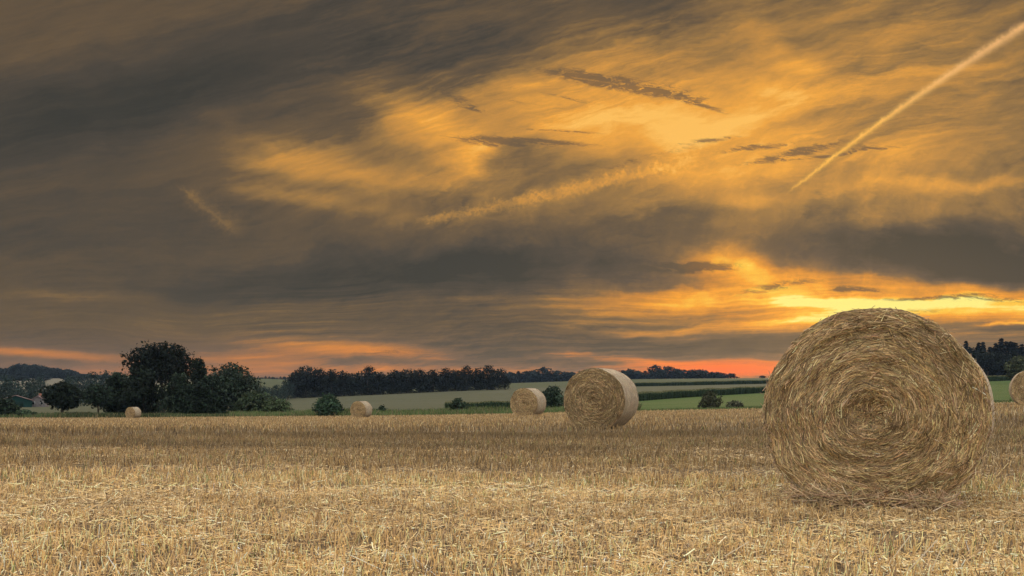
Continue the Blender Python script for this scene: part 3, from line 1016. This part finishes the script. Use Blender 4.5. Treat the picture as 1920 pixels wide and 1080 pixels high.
def crown_points(r, n, H, W, z0, style, lobes):
    """leaf positions and lobe tone for a crown of height H (tree top), width W, starting at z0"""
    ch = H - z0
    L, R_ = [], []
    for k in range(lobes):
        t = (k + 0.5) / lobes
        zz = t ** 0.85
        if style == 'round':
            env = math.sin(math.pi * min(1, 0.16 + 0.84 * zz)) ** 0.55
        elif style == 'oak':
            env = math.sin(math.pi * min(1, 0.10 + 0.80 * zz)) ** 0.45
        elif style == 'upright':
            env = (1 - zz) ** 0.6 * 0.85 + 0.15
        elif style == 'low':
            env = (1 - zz ** 2.0) ** 0.5
        else:
            env = (1 - zz)
        a = k * 2.39996 + r.normal(0, 0.4)
        d = W / 2 * env * (0.30 + 0.50 * r.random())
        rad = W * (0.17 + 0.08 * r.random()) * (0.55 + 0.45 * env)
        if style == 'upright':
            rad *= 0.8
        L.append((d * math.cos(a), d * math.sin(a), z0 + ch * (0.06 + 0.86 * zz) - rad * 0.35))
        R_.append(rad)
    L, R_ = np.array(L), np.array(R_)
    R_ = np.minimum(R_, np.maximum((H - L[:, 2]) / 0.95, 0.05 * H))
    p = R_ ** 2 / (R_ ** 2).sum()
    k = r.choice(lobes, n, p=p)
    d = unit(r.normal(size=(n, 3)))
    rr = R_[k] * (0.55 + 0.5 * r.random(n) ** 0.6)
    # ragged: twigs that push through the lobe
    rr *= 1 + 0.22 * vnoise(d * 4 + L[k], int(r.integers(99)), 2)
    C = L[k] + d * rr[:, None] * np.array([1, 1, 0.95])
    if style == 'upright':
        C[:, 2] += np.abs(r.normal(0, 0.03 * H, n)) * (r.random(n) < 0.3)
    # fit to the asked width and height
    C[:, :2] -= np.median(C[:, :2], axis=0) * 0.5
    C[:, :2] *= (W / 2) / np.percentile(np.abs(C[:, 0]), 98.5)
    lo, hi = np.percentile(C[:, 2], 1), np.percentile(C[:, 2], 99.7)
    C[:, 2] = z0 + (C[:, 2] - lo) / (hi - lo) * (H - z0)
    lob = r.normal(0, 0.30, lobes)[k] + 0.25 * (d[:, 2] > 0.3) * 0
    C += d * (np.abs(r.normal(0, 0.035 * W, n)) * (r.random(n) < 0.25))[:, None]
    if n > 1000:
        # gaps where the sky or the dark inside shows, and twig sprays past the outline
        g = vnoise(C / (0.10 * W) * 1.3, int(r.integers(999)), 2)
        gap = g > 0.42
        src = r.choice(np.nonzero(~gap)[0], gap.sum())
        sp = r.choice(np.nonzero(C[:, 2] < np.percentile(C[:, 2], 97.5))[0], 46)
        pick = sp[r.integers(0, 46, gap.sum())]
        away = unit(C[pick] - np.array([0, 0, z0 + ch * 0.45]))
        spray = C[pick] + away * (0.012 * W) + r.normal(0, 0.020 * W, (gap.sum(), 3)) + away * (r.random((gap.sum(), 1)) * 0.045 * W)
        half = r.random(gap.sum()) < 0.45
        C[gap] = np.where(half[:, None], spray, C[src] + r.normal(0, 0.012 * W, (gap.sum(), 3)))
        d[gap] = np.where(half[:, None], away, d[src])
    crown_points.out = d
    return C, lob


def conifer_points(r, n, H, W, z0):
    t = r.random(n) ** 0.75
    layers = 15
    tl = (np.floor(t * layers) + r.random(n) ** 2 * 0.6) / layers
    a = np.round(r.random(n) * 9 + tl * 31) / 9 * 2 * np.pi + r.normal(0, 0.16, n)
    d = (1 - tl) ** 0.9 * W / 2 * np.sqrt(r.random(n))
    C = np.stack([d * np.cos(a), d * np.sin(a), z0 + (H - z0) * tl - d * 0.35 + 0.02 * H], -1)
    crown_points.out = unit(C * np.array([1, 1, 0]) + np.array([0, 0, 0.3 * W]))
    return C, r.normal(0, 0.18, n)


def trunk_bag(r, H, W, z0, forks=5, thick=0.035, fork_z=None):
    B = Bag()
    t = thick * H
    zt = H * 0.72
    fz = fork_z if fork_z is not None else max(z0 * 0.9, 0.12 * H)
    zz = np.linspace(-0.15, zt, 7)
    path = np.stack([np.cumsum(r.normal(0, 0.012 * H, 7)) * (zz > 0), np.cumsum(r.normal(0, 0.012 * H, 7)) * (zz > 0), zz], -1)
    path[0, :2] = 0
    rad = t * np.array([1.45, 0.95, 0.8, 0.62, 0.45, 0.28, 0.12])
    v, f = tube(path, rad, 8); B.add(v, f)
    for k in range(forks):
        s = fz + (zt - fz) * (0.75 * k / max(1, forks))
        b = np.array([np.interp(s, zz, path[:, 0]), np.interp(s, zz, path[:, 1]), s])
        a = k * 2.4 + r.normal(0, 0.4)
        reach = W * (0.24 + 0.14 * r.random())
        up = (H - s) * (0.45 + 0.25 * r.random())
        pts = [b]
        for q in (0.35, 0.7, 1.0):
            pts.append(b + np.array([math.cos(a) * reach * q, math.sin(a) * reach * q, up * q ** 1.15]) + r.normal(0, 0.012 * H, 3))
        v, f = tube(pts, t * np.array([0.55, 0.4, 0.26, 0.10]), 6); B.add(v, f)
    return B


def tones(base, n, r, lob, var=0.22):
    c = np.array(base)[None] * np.clip(1 + lob + r.normal(0, var, n), 0.25, 2.2)[:, None]
    c = c * (1 + r.normal(0, 0.07, (n, 3)))
    return np.repeat(np.clip(c, 0.004, 0.5), 4, axis=0)


def make_tree(name, seed, H, W, z0, style, n, leaf, base, lobes=34, forks=5, thick=0.028, fork_z=None, crown_name='crown'):
    r = rng(seed)
    root = empty(name, (0, 0, 0))
    if style == 'conifer':
        C, lob = conifer_points(r, n, H, W, z0)
    else:
        C, lob = crown_points(r, n, H, W, z0, style, lobes)
    C[:, 2] = np.maximum(C[:, 2], 0.02 * H)
    v, f = leaf_quads(C, leaf * 0.85, r, out=crown_points.out)
    mesh_obj(crown_name, v, f, M_LEAF, root, tones(base, n, r, lob))
    trunk_bag(r, H, W, z0, forks, thick, fork_z).build('trunk', M_BARK, root, True)
    return root


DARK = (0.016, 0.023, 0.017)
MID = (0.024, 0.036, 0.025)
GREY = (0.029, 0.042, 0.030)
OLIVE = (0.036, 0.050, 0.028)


def stand(o, px, r, rz=0.0, sink=0.05):
    p = at(px, r)
    o.location = (p.x, p.y, p.z - sink)
    o.rotation_euler = (0, 0, rz)
    return o


def tree_at(name, px, r, top, width_px, low_px, style, n, leaf, base, seed, label, cat='tree', group=None, base_y=None, **kw):
    p = at(px, r)
    d = p.y
    yb = HY - p.z * F / d
    H = (yb - top) * d / F
    W = width_px * d / F
    z0 = max(0.0, (yb - low_px) * d / F)
    o = make_tree(name, seed, H, W, z0, style, int(n * 1.7), leaf, base, **kw)
    stand(o, px, r)
    tag(o, label, cat, group)
    return o


G1 = 'trees of the left clump'
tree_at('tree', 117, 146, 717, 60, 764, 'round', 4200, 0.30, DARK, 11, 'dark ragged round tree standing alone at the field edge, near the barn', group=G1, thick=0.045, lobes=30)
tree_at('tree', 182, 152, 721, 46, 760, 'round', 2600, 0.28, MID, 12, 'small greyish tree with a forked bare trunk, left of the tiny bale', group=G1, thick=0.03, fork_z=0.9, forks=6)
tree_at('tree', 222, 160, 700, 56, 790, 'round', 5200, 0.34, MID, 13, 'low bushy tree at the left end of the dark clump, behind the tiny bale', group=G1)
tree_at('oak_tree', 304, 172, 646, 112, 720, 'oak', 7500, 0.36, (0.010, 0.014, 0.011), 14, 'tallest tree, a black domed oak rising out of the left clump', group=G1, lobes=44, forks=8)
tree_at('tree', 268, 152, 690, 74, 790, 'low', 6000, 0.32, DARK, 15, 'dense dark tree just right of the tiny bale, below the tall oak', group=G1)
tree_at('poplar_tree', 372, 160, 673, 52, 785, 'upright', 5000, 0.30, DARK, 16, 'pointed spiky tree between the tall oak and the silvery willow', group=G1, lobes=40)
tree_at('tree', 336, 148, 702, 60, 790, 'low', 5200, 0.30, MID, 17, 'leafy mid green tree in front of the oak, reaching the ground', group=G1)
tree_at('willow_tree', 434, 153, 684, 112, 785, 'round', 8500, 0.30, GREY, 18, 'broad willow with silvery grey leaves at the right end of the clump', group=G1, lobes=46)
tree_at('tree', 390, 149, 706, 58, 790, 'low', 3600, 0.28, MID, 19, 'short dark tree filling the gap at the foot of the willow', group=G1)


def bush_at(px, r, top, width_px, n, leaf, base, seed, label, style='low', group='bushes along the field edge', stems=6):
    p = at(px, r)
    yb = HY - p.z * F / p.y
    H = (yb - top) * p.y / F
    W = width_px * p.y / F
    rr = rng(seed)
    o = empty('bush', (0, 0, 0))
    n = int(n * 1.5)
    C, lob = crown_points(rr, n, H, W, 0.0, style, 18)
    C[:, 2] = np.maximum(C[:, 2], 0.03)
    # shoots that stick out of the outline
    k = rr.choice(n, n // 6)
    C[k] += unit(C[k] - np.array([0, 0, H * 0.3])) * (rr.random((len(k), 1)) * 0.12 * H)
    v, f = leaf_quads(C, leaf, rr, out=crown_points.out)
    mesh_obj('foliage', v, f, M_LEAF, o, tones(base, n, rr, lob))
    B = Bag()
    for s in range(stems):
        a = s * 2.4
        q = np.linspace(0, 1, 4)
        path = np.stack([np.cos(a) * W * 0.22 * q, np.sin(a) * W * 0.22 * q, -0.1 + H * 0.7 * q], -1)
        v, f = tube(path, 0.02 * H * np.array([1, .8, .6, .3]), 5)
        B.add(v, f)
    B.build('stem', M_BARK, o, True)
    stand(o, px, r)
    return tag(o, label, 'bush', group)


bush_at(8, 146, 748, 52, 2200, 0.26, MID, 101, 'dark bush cut by the left picture edge, in front of the barn')
bush_at(46, 144, 769, 38, 1500, 0.24, (0.04, 0.06, 0.035), 102, 'low green bush left of the lone round tree')
bush_at(480, 146, 737, 72, 3600, 0.24, OLIVE, 103, 'wide pale olive bush at the foot of the willow')
bush_at(522, 142, 748, 54, 2200, 0.22, (0.07, 0.095, 0.05), 104, 'smaller sloping olive bush on the right flank of the wide olive bush')
bush_at(616, 118, 741, 56, 2400, 0.22, (0.035, 0.06, 0.036), 105, 'round leafy dark green bush left of the small lone bale')
bush_at(716, 118, 760, 19, 500, 0.16, (0.035, 0.052, 0.032), 106, 'tiny shrub just right of the small lone bale')
bush_at(859, 112, 747, 34, 1300, 0.17, (0.032, 0.048, 0.03), 107, 'rounded dark shrub midway between the small lone bale and the mid sized bale')
bush_at(1037, 112, 725, 44, 2400, 0.20, (0.032, 0.048, 0.032), 108, 'tall dark bush standing between the mid sized bale and the second largest bale')
bush_at(1331, 100, 733, 42, 2000, 0.14, (0.055, 0.06, 0.036), 109, 'twiggy brownish bush in the green meadow left of the huge bale', style='round')
bush_at(1379, 97, 751, 30, 900, 0.13, (0.075, 0.08, 0.05), 110, 'low scrubby bush nearest to the left side of the huge bale')
bush_at(1412, 96, 762, 18, 400, 0.11, (0.08, 0.085, 0.05), 111, 'flat tuft of scrub almost touching the outline of the huge bale')

# ---- far trees, a handful of kinds copied
def far_kind(seed, style, H, W, z0, n, leaf, base, lobes=20):
    r = rng(seed)
    if style == 'conifer':
        C, lob = conifer_points(r, n, H, W, z0)
    else:
        C, lob = crown_points(r, n, H, W, z0, style, lobes)
    C[:, 2] = np.maximum(C[:, 2], 0.02 * H)
    v, f = leaf_quads(C, leaf, r, out=crown_points.out)
    col = tones(base, n, r, lob)
    tb = trunk_bag(r, H, W, z0, 3, 0.022)
    tv, tf = np.concatenate(tb.v), np.concatenate(tb.f)
    root = empty('spruce_tree' if style == 'conifer' else 'tree', (0, 0, 0))
    mesh_obj('crown', v, f, M_LEAF, root, col)
    mesh_obj('trunk', tv, tf, M_BARK, root, np.ones((len(tv), 3)), True)
    return root


KINDS, USED = {}, set()


def far_tree(kind, px, r, top, width_px, label, group, seed):
    proto, H, W = KINDS[kind]
    if kind in USED:
        o = copy_tree(proto)
    else:
        o = proto
        USED.add(kind)
    p = at(px, r)
    yb = HY - p.z * F / p.y
    h = (yb - top) * p.y / F
    w = width_px * p.y / F
    h *= 1 + 0.07 * math.sin(seed * 12.9898 + px)
    stand(o, px, r, (seed * 2.399) % 6.28, 0.1)
    o.scale = (w / W, w / W, h / H)
    return tag(o, label, 'tree', group)


FARC = (0.014, 0.019, 0.016)
for i in range(4):
    KINDS['row%d' % i] = (far_kind(300 + i, ['round', 'oak', 'round', 'low'][i], 14, 10, [1.8, 2.6, 1.2, 0.6][i], 2300, 0.55, FARC), 14, 10)
for i in range(2):
    KINDS['pine%d' % i] = (far_kind(320 + i, 'conifer', 20, 6.5, 1.5, 1700, 0.60, (0.014, 0.020, 0.020)), 20, 6.5)
for i in range(2):
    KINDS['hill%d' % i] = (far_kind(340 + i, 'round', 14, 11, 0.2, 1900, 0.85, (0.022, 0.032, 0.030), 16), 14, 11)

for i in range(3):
    KINDS['vale%d' % i] = (far_kind(360 + i, ['round', 'oak', 'low'][i], 14, 10, [1.0, 1.4, 0.3][i], 2300, 0.5, (0.030, 0.046, 0.041)), 14, 10)  # lighter teal leaves: distance haze put into the valley trees' colour

gr = 'trees of the long row beyond the crop field'
row = [(553, 697, 44), (574, 689, 46), (601, 687, 50), (622, 696, 44), (645, 693, 44), (664, 700, 36), (690, 690, 44), (712, 695, 40),
       (738, 693, 44), (763, 693, 42), (789, 695, 42), (812, 693, 42), (838, 692, 42), (858, 694, 34), (874, 686, 32), (893, 693, 32),
       (914, 683, 42), (934, 688, 30), (946, 701, 24)]
for i, (px, top, w) in enumerate(row):
    lab = 'dark broadleaf tree in the long row beyond the crop field'
    if i == 0:
        lab = 'broad tree at the left end of the long row beyond the crop field'
    if px == 914:
        lab = 'tallest domed tree near the right end of the long row'
    if px == 946:
        lab = 'short tree closing the right end of the long row'
    far_tree('row%d' % (i % 4), px, 452 + (i * 37 % 11), top, w, lab, gr, i)
for i in range(17):
    px = 562 + i * 22.5
    far_tree('row%d' % ((i * 3 + 1) % 4), px, 474 + (i * 29 % 13), 701 + (i * 7 % 6), 44, 'dark broadleaf tree in the long row beyond the crop field', gr, 40 + i)
# low hedge growth under the row
r0 = rng(90)
for i in range(22):
    px = 548 + i * 18.3 + r0.normal(0, 3)
    far_tree('row3', px, 450, HY - at(px, 450).z * F / at(px, 450).y - (11 + 8 * r0.random()), 24, 'low scrub growing between trunks of the long row', 'scrub under the long row', 80 + i)['category'] = 'scrub'

gf = 'trees on the far horizon in the centre'
far = [(958, 697, 22), (972, 694, 20), (986, 697, 18), (1000, 695, 20), (1018, 690, 28), (1032, 697, 20), (1046, 695, 24), (1060, 698, 20), (1074, 697, 22),
       (1088, 694, 24), (1104, 696, 22), (1120, 695, 24), (1138, 694, 24), (1154, 693, 24), (1168, 694, 22), (1182, 693, 22), (1196, 695, 22), (1210, 694, 22)]
for i, (px, top, w) in enumerate(far):
    lab = 'single rounder tree on the horizon above the mid sized bale' if px == 1018 else 'dark horizon tree between the long row and the second largest bale' if px < 1080 else 'dark horizon tree partly behind the second largest bale'
    far_tree(['hill0', 'pine0', 'hill1', 'hill0'][i % 4] if px != 1018 else 'hill1', px, 905 + i % 5 * 6, top, w * 1.45, lab, gf, 120 + i)
gh = 'trees on the horizon left of the huge bale'
hor = [(1228, 684, 22), (1240, 692, 20), (1255, 687, 24), (1270, 692, 20), (1284, 692, 20), (1298, 693, 20), (1310, 693, 20), (1322, 694, 18), (1334, 697, 18),
       (1346, 697, 16), (1357, 699, 14), (1371, 700, 18)]
for i, (px, top, w) in enumerate(hor):
    lab = ('tall dome shaped tree on the horizon right of the second largest bale' if px == 1228 else
           'last low tree at the right end of the horizon trees, under the red glow' if px == 1371 else
           'second domed tree on the horizon, right of the tall dome shaped one' if px == 1255 else
           'dark tree in the tapering horizon group below the red glow')
    far_tree(['hill1', 'hill0'][i % 2], px, 880 + i % 4 * 7, top, w * 1.4, lab, gh, 150 + i)
for i in range(30):
    px = 958 + i * 13.6
    far_tree('hill%d' % (i % 2), px, 925 + i % 3 * 8, 700 + i % 4 * 0.8 + max(0, (px - 1310) * 0.05), 26, 'low dark tree in the second rank of the horizon trees', gh, 600 + i)
far_tree('hill1', 1430, 890, 704, 12, 'lone tiny dark tree on the bare horizon touching the huge bale', gh, 170)

gw = 'trees of the tall wood on the right'
rw = rng(77)
for i in range(64):
    px = 1650 + i * 7.2 + rw.normal(0, 3)
    top = 652 - min(1, max(0, (px - 1700) / 220)) * 14 + rw.normal(0, 4) + (i % 3) * 3
    far_tree('pine%d' % (i % 2), px, 500 + rw.random() * 30, top, 36 + rw.random() * 14, 'pointed dark spruce in the tall wood on the right', gw, 200 + i)
for i in range(22):
    px = 1665 + i * 19 + rw.normal(0, 5)
    far_tree('row%d' % (i % 3), px, 472 + rw.random() * 14, 655 + rw.random() * 16, 46, 'dark broadleaf tree at the front of the tall wood on the right', gw, 260 + i)
tree_at('tree', 1914, 330, 668, 50, 712, 'round', 2600, 0.6, (0.06, 0.068, 0.036), 33, 'lighter olive tree cut by the right picture edge, in front of the tall wood', group=gw)

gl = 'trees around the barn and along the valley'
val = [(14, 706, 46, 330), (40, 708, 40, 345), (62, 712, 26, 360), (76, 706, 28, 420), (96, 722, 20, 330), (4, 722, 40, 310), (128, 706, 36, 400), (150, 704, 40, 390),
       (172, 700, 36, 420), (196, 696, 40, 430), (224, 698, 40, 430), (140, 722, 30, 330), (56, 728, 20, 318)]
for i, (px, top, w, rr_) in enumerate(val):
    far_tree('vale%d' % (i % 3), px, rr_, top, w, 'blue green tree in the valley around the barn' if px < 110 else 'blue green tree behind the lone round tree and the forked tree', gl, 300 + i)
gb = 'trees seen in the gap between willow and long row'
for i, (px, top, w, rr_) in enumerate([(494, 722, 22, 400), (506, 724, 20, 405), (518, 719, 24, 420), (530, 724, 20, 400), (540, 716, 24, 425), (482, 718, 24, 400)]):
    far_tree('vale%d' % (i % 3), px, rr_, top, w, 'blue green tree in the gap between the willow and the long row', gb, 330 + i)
gs = 'trees of the far dark strip in the gap'
for i in range(12):
    far_tree('pine%d' % (i % 2) if i % 3 else 'hill0', 470 + i * 7, 1130 + i % 3 * 9, 705 + (i * 5 % 4) * 0.8, 9, 'tiny tree in the far dark strip of wood above the gap', gs, 350 + i)
ghw = 'trees of the wood on the left hill'
rl = rng(13)
prof = lambda px: float(np.interp(px, [-60, 0, 38, 60, 90, 105, 118, 125, 142, 155, 180, 240], [690, 690, 684, 686, 689, 688, 693, 690, 697, 702, 704, 704]))
for i in range(46):
    px = -50 + i * 5.6
    far_tree('hill%d' % (i % 2), px, 985 + (i * 17 % 60), prof(px) + rl.normal(0, 1.2), 19 + rl.random() * 8, 'dark tree in the wood along the left hilltop', ghw, 400 + i)
for i in range(12):
    px = -40 + i * 17 + rl.normal(0, 3)
    if 48 < px < 70 or 84 < px < 112:
        continue
    far_tree('hill%d' % ((i + 1) % 2), px, 860 + rl.random() * 40, 700 + rl.random() * 5, 30, 'dark tree on the slope below the left hilltop wood', ghw, 460 + i)

# ---- tall green maize
def maize(name, pxs, dist, depth, H, n, label, seed, w=0.16):
    r = rng(seed)
    A0, A1 = math.atan((pxs[0] - CX) / F), math.atan((pxs[1] - CX) / F)
    a = A0 + (A1 - A0) * r.random(n)
    d = dist(a) + depth * r.random(n) ** 1.6
    x, y = d * np.sin(a), d * np.cos(a)
    z = gz(x, y)
    h = H * (0.88 + 0.2 * r.random(n)) * (1 + 0.05 * np.sin(a * 180))
    B = Bag()
    b = np.stack([x, y, z], -1)
    t = b + np.stack([r.normal(0, .08, n), r.normal(0, .08, n), h], -1)
    dark = np.array([0.030, 0.050, 0.024]) * (0.7 + 0.6 * r.random((n, 1)))
    B.add(*stalk_arrays(b, t, w * np.ones(n), dark))
    for k in range(4):
        s = 0.30 + 0.20 * k
        a2 = r.random(n) * 6.28
        q = np.linspace(0, 1, 3)
        P = (b + (t - b) * s)[:, None] + np.stack([np.cos(a2)[:, None] * 0.55 * q, np.sin(a2)[:, None] * 0.55 * q, np.broadcast_to(0.38 * q - 0.42 * q ** 2, (n, 3))], -1)
        c = np.array([0.042, 0.075, 0.032]) * (0.7 + 0.6 * r.random((n, 1)))
        B.add(*strand_arrays(P, np.tile([[0, 0, 1.0]], (n, 1)), w * (0.8 + 0.5 * r.random(n)), c, 0.3, 0.3))
    # tassels
    B.add(*stalk_arrays(t, t + np.stack([r.normal(0, .06, n), r.normal(0, .06, n), 0.16 + 0.12 * r.random(n)], -1), w * 0.8 * np.ones(n), np.array([0.15, 0.15, 0.075]) * (0.7 + 0.6 * r.random((n, 1)))))
    return tag(B.build(name, M_GRASS), label, 'maize', kind='stuff')


maize('maize', (836, 2000), lambda a: MEAD(a) + 0.5, 22, 1.85, 9000, 'dark green maize strip along the far side of the meadow', 61, 0.22)
maize('maize', (1150, 1700), lambda a: FLDA(a) + 0.5, 22, 1.9, 6000, 'second dark maize strip, higher up the slope', 62, 0.4)

# ---- rough grass along the field edge
def verge(pxs, d0, d1, n, h, seed, base, name, label, w=0.05):
    r = rng(seed)
    A0, A1 = math.atan((pxs[0] - CX) / F), math.atan((pxs[1] - CX) / F)
    a = A0 + (A1 - A0) * r.random(n)
    d = EDGE(a) + d0 + (d1 - d0) * r.random(n)
    x, y = d * np.sin(a), d * np.cos(a)
    hh = h * np.clip(1 + 0.5 * vnoise(np.stack([x * 0.35, y * 0.35, 0 * x], -1), seed, 3) + r.normal(0, 0.2, n), 0.25, 2)
    b = np.stack([x, y, gz(x, y) - 0.02], -1)
    ln = r.normal(0, 0.25, (n, 2))
    q = np.linspace(0, 1, 3)
    P = b[:, None] + np.stack([ln[:, :1] * hh[:, None] * q ** 2, ln[:, 1:] * hh[:, None] * q ** 2, hh[:, None] * q], -1)
    pt = vnoise(np.stack([x * 0.2, y * 0.2, 0 * x], -1), seed + 1, 3)
    c = np.array(base)[None] * np.clip(1 + 0.45 * pt + r.normal(0, 0.25, n), 0.3, 2)[:, None]
    dry = (r.random(n) < 0.18)[:, None]
    c = np.where(dry, np.array([0.20, 0.165, 0.09]), c)
    nr = np.stack([r.normal(0, 0.6, n), -np.ones(n), 0.2 * np.ones(n)], -1)
    B = Bag()
    B.add(*strand_arrays(P, nr, w * (0.6 + 0.8 * r.random(n)), c, 0.4, 0.25))
    return tag(B.build(name, M_GRASS), label, 'grass', kind='stuff')


verge((-40, 440), -1, 10, 9000, 0.45, 71, (0.06, 0.085, 0.035), 'rough_grass', 'rough grass below the trees on the left', 0.09)
verge((430, 1200), -1.5, 14, 20000, 0.62, 72, (0.085, 0.12, 0.045), 'rough_grass', 'rough weedy grass along the middle of the field edge', 0.085)
verge((1150, 2050), -1, 12, 14000, 0.22, 73, (0.075, 0.115, 0.04), 'meadow_grass', 'short meadow grass on the right side of the field edge', 0.06)

# ---------------------------------------------------------------- farm buildings
def building(name, px, r, w, l, eave, ridge, rot, wall_m, roof_m, label, cat, windows=(), door=None, chimney=False):
    o = empty(name, at(px, r, -0.05), rot)
    v = np.array([(-w/2, -l/2, 0), (w/2, -l/2, 0), (w/2, -l/2, eave), (0, -l/2, ridge), (-w/2, -l/2, eave),
                  (-w/2, l/2, 0), (w/2, l/2, 0), (w/2, l/2, eave), (0, l/2, ridge), (-w/2, l/2, eave)], float)
    me = bpy.data.meshes.new('wall')
    me.from_pydata([tuple(p) for p in v], [], [(0, 1, 2, 3, 4), (9, 8, 7, 6, 5), (1, 6, 7, 2), (0, 4, 9, 5)])
    me.materials.append(wall_m)
    wo = bpy.data.objects.new('wall', me); COL.objects.link(wo); wo.parent = o
    B = Bag()
    ov, th = 0.45, 0.16
    for s in (-1, 1):
        sl = (ridge - eave) / (w / 2)
        xe = s * (w / 2 + ov); ze = eave - sl * ov
        pts = []
        for yy in (-l / 2 - ov, l / 2 + ov):
            pts += [(0.002 * s, yy, ridge + 0.05), (xe, yy, ze + 0.05), (xe, yy, ze + 0.05 + th), (0.002 * s, yy, ridge + 0.05 + th)]
        f = [(0, 1, 2, 3), (7, 6, 5, 4), (0, 4, 5, 1), (1, 5, 6, 2), (2, 6, 7, 3), (3, 7, 4, 0)]
        B.add(pts, f if s > 0 else [q[::-1] for q in f])
    ro = B.build('roof', roof_m, o)
    if chimney:
        v, f = box_arrays(-0.35, 0.35, l * 0.15, l * 0.15 + 0.7, ridge - 0.4, ridge + 0.9)
        mesh_obj('chimney', v, f, M_BRICK, ro)
    for (x, z, ww, hh) in windows:
        v, f = box_arrays(x - ww/2, x + ww/2, -l/2 - 0.06, -l/2 - 0.003, z, z + hh)
        fr = mesh_obj('window', v, f, M_WHITE, o)
        v, f = box_arrays(x - ww/2 + 0.08, x + ww/2 - 0.08, -l/2 - 0.075, -l/2 - 0.062, z + 0.08, z + hh - 0.08)
        mesh_obj('pane', v, f, M_GLASS, fr)
    if door:
        x, ww, hh = door
        v, f = box_arrays(x - ww/2, x + ww/2, -l/2 - 0.08, -l/2 - 0.003, 0, hh)
        mesh_obj('door', v, f, M_DOOR, o)
    return tag(o, label, cat)


M_GREENW = noisy('green_cladding', [(0.35, (0.008, 0.028, 0.026, 1)), (0.65, (0.013, 0.042, 0.037, 1))], 3, stretch=(6, 6, 0.3))
M_PINK = noisy('weathered_roof', [(0.35, (0.12, 0.085, 0.08, 1)), (0.65, (0.19, 0.14, 0.13, 1))], 2)
M_PLASTER = noisy('pale_plaster', [(0.35, (0.13, 0.12, 0.12, 1)), (0.65, (0.19, 0.175, 0.17, 1))], 2)
M_BRICK = noisy('brick', [(0.35, (0.18, 0.08, 0.055, 1)), (0.65, (0.28, 0.13, 0.09, 1))], 8)
M_WHITE = noisy('white_paint', [(0.3, (0.6, 0.6, 0.58, 1)), (0.7, (0.72, 0.72, 0.7, 1))], 4)
M_DOOR = noisy('dark_boards', [(0.3, (0.006, 0.018, 0.016, 1)), (0.7, (0.01, 0.026, 0.022, 1))], 4)
M_GLASS, _n, _b = surface('window_glass', 0.08, 0.5)
_b.inputs['Base Color'].default_value = (0.02, 0.024, 0.028, 1)
building('barn', 30, 296, 8.2, 15, 1.9, 3.3, math.radians(28), M_GREENW, M_PINK, 'dark green barn with a faded pink roof at the left edge, partly behind bushes', 'barn', door=(0.5, 3.0, 1.7))
building('farmhouse', 74, 306, 4.2, 7, 1.9, 3.2, math.radians(20), M_PLASTER, M_PINK, 'small pale farmhouse half hidden by trees, right of the green barn', 'house', windows=((-1.1, 0.7, 0.8, 0.9), (1.1, 0.7, 0.8, 0.9)), chimney=True)
# ---------------------------------------------------------------- evening haze
def haze():
    m = bpy.data.materials.new('evening_haze')
    m.use_nodes = True
    N = Net(m.node_tree)
    v = N.node('ShaderNodeVolumePrincipled')
    v.inputs['Color'].default_value = (0.45, 0.66, 1.0, 1)
    v.inputs['Density'].default_value = HAZE
    v.inputs['Anisotropy'].default_value = 0.2
    o = N.node('ShaderNodeOutputMaterial')
    N.t.links.new(v.outputs[0], o.inputs['Volume'])
    vv, f = box_arrays(-1520, 1520, -1520, 1520, LOW, 42)
    h = mesh_obj('haze', vv, f, m)
    tag(h, 'thin bluish evening haze over the fields', 'haze', kind='stuff')


HAZE = 0.00005
LOW = float(min((o.matrix_world @ Vector(c)).z for o in COL.objects if o.get('kind') == 'structure' for c in o.bound_box)) - 1.0
haze()
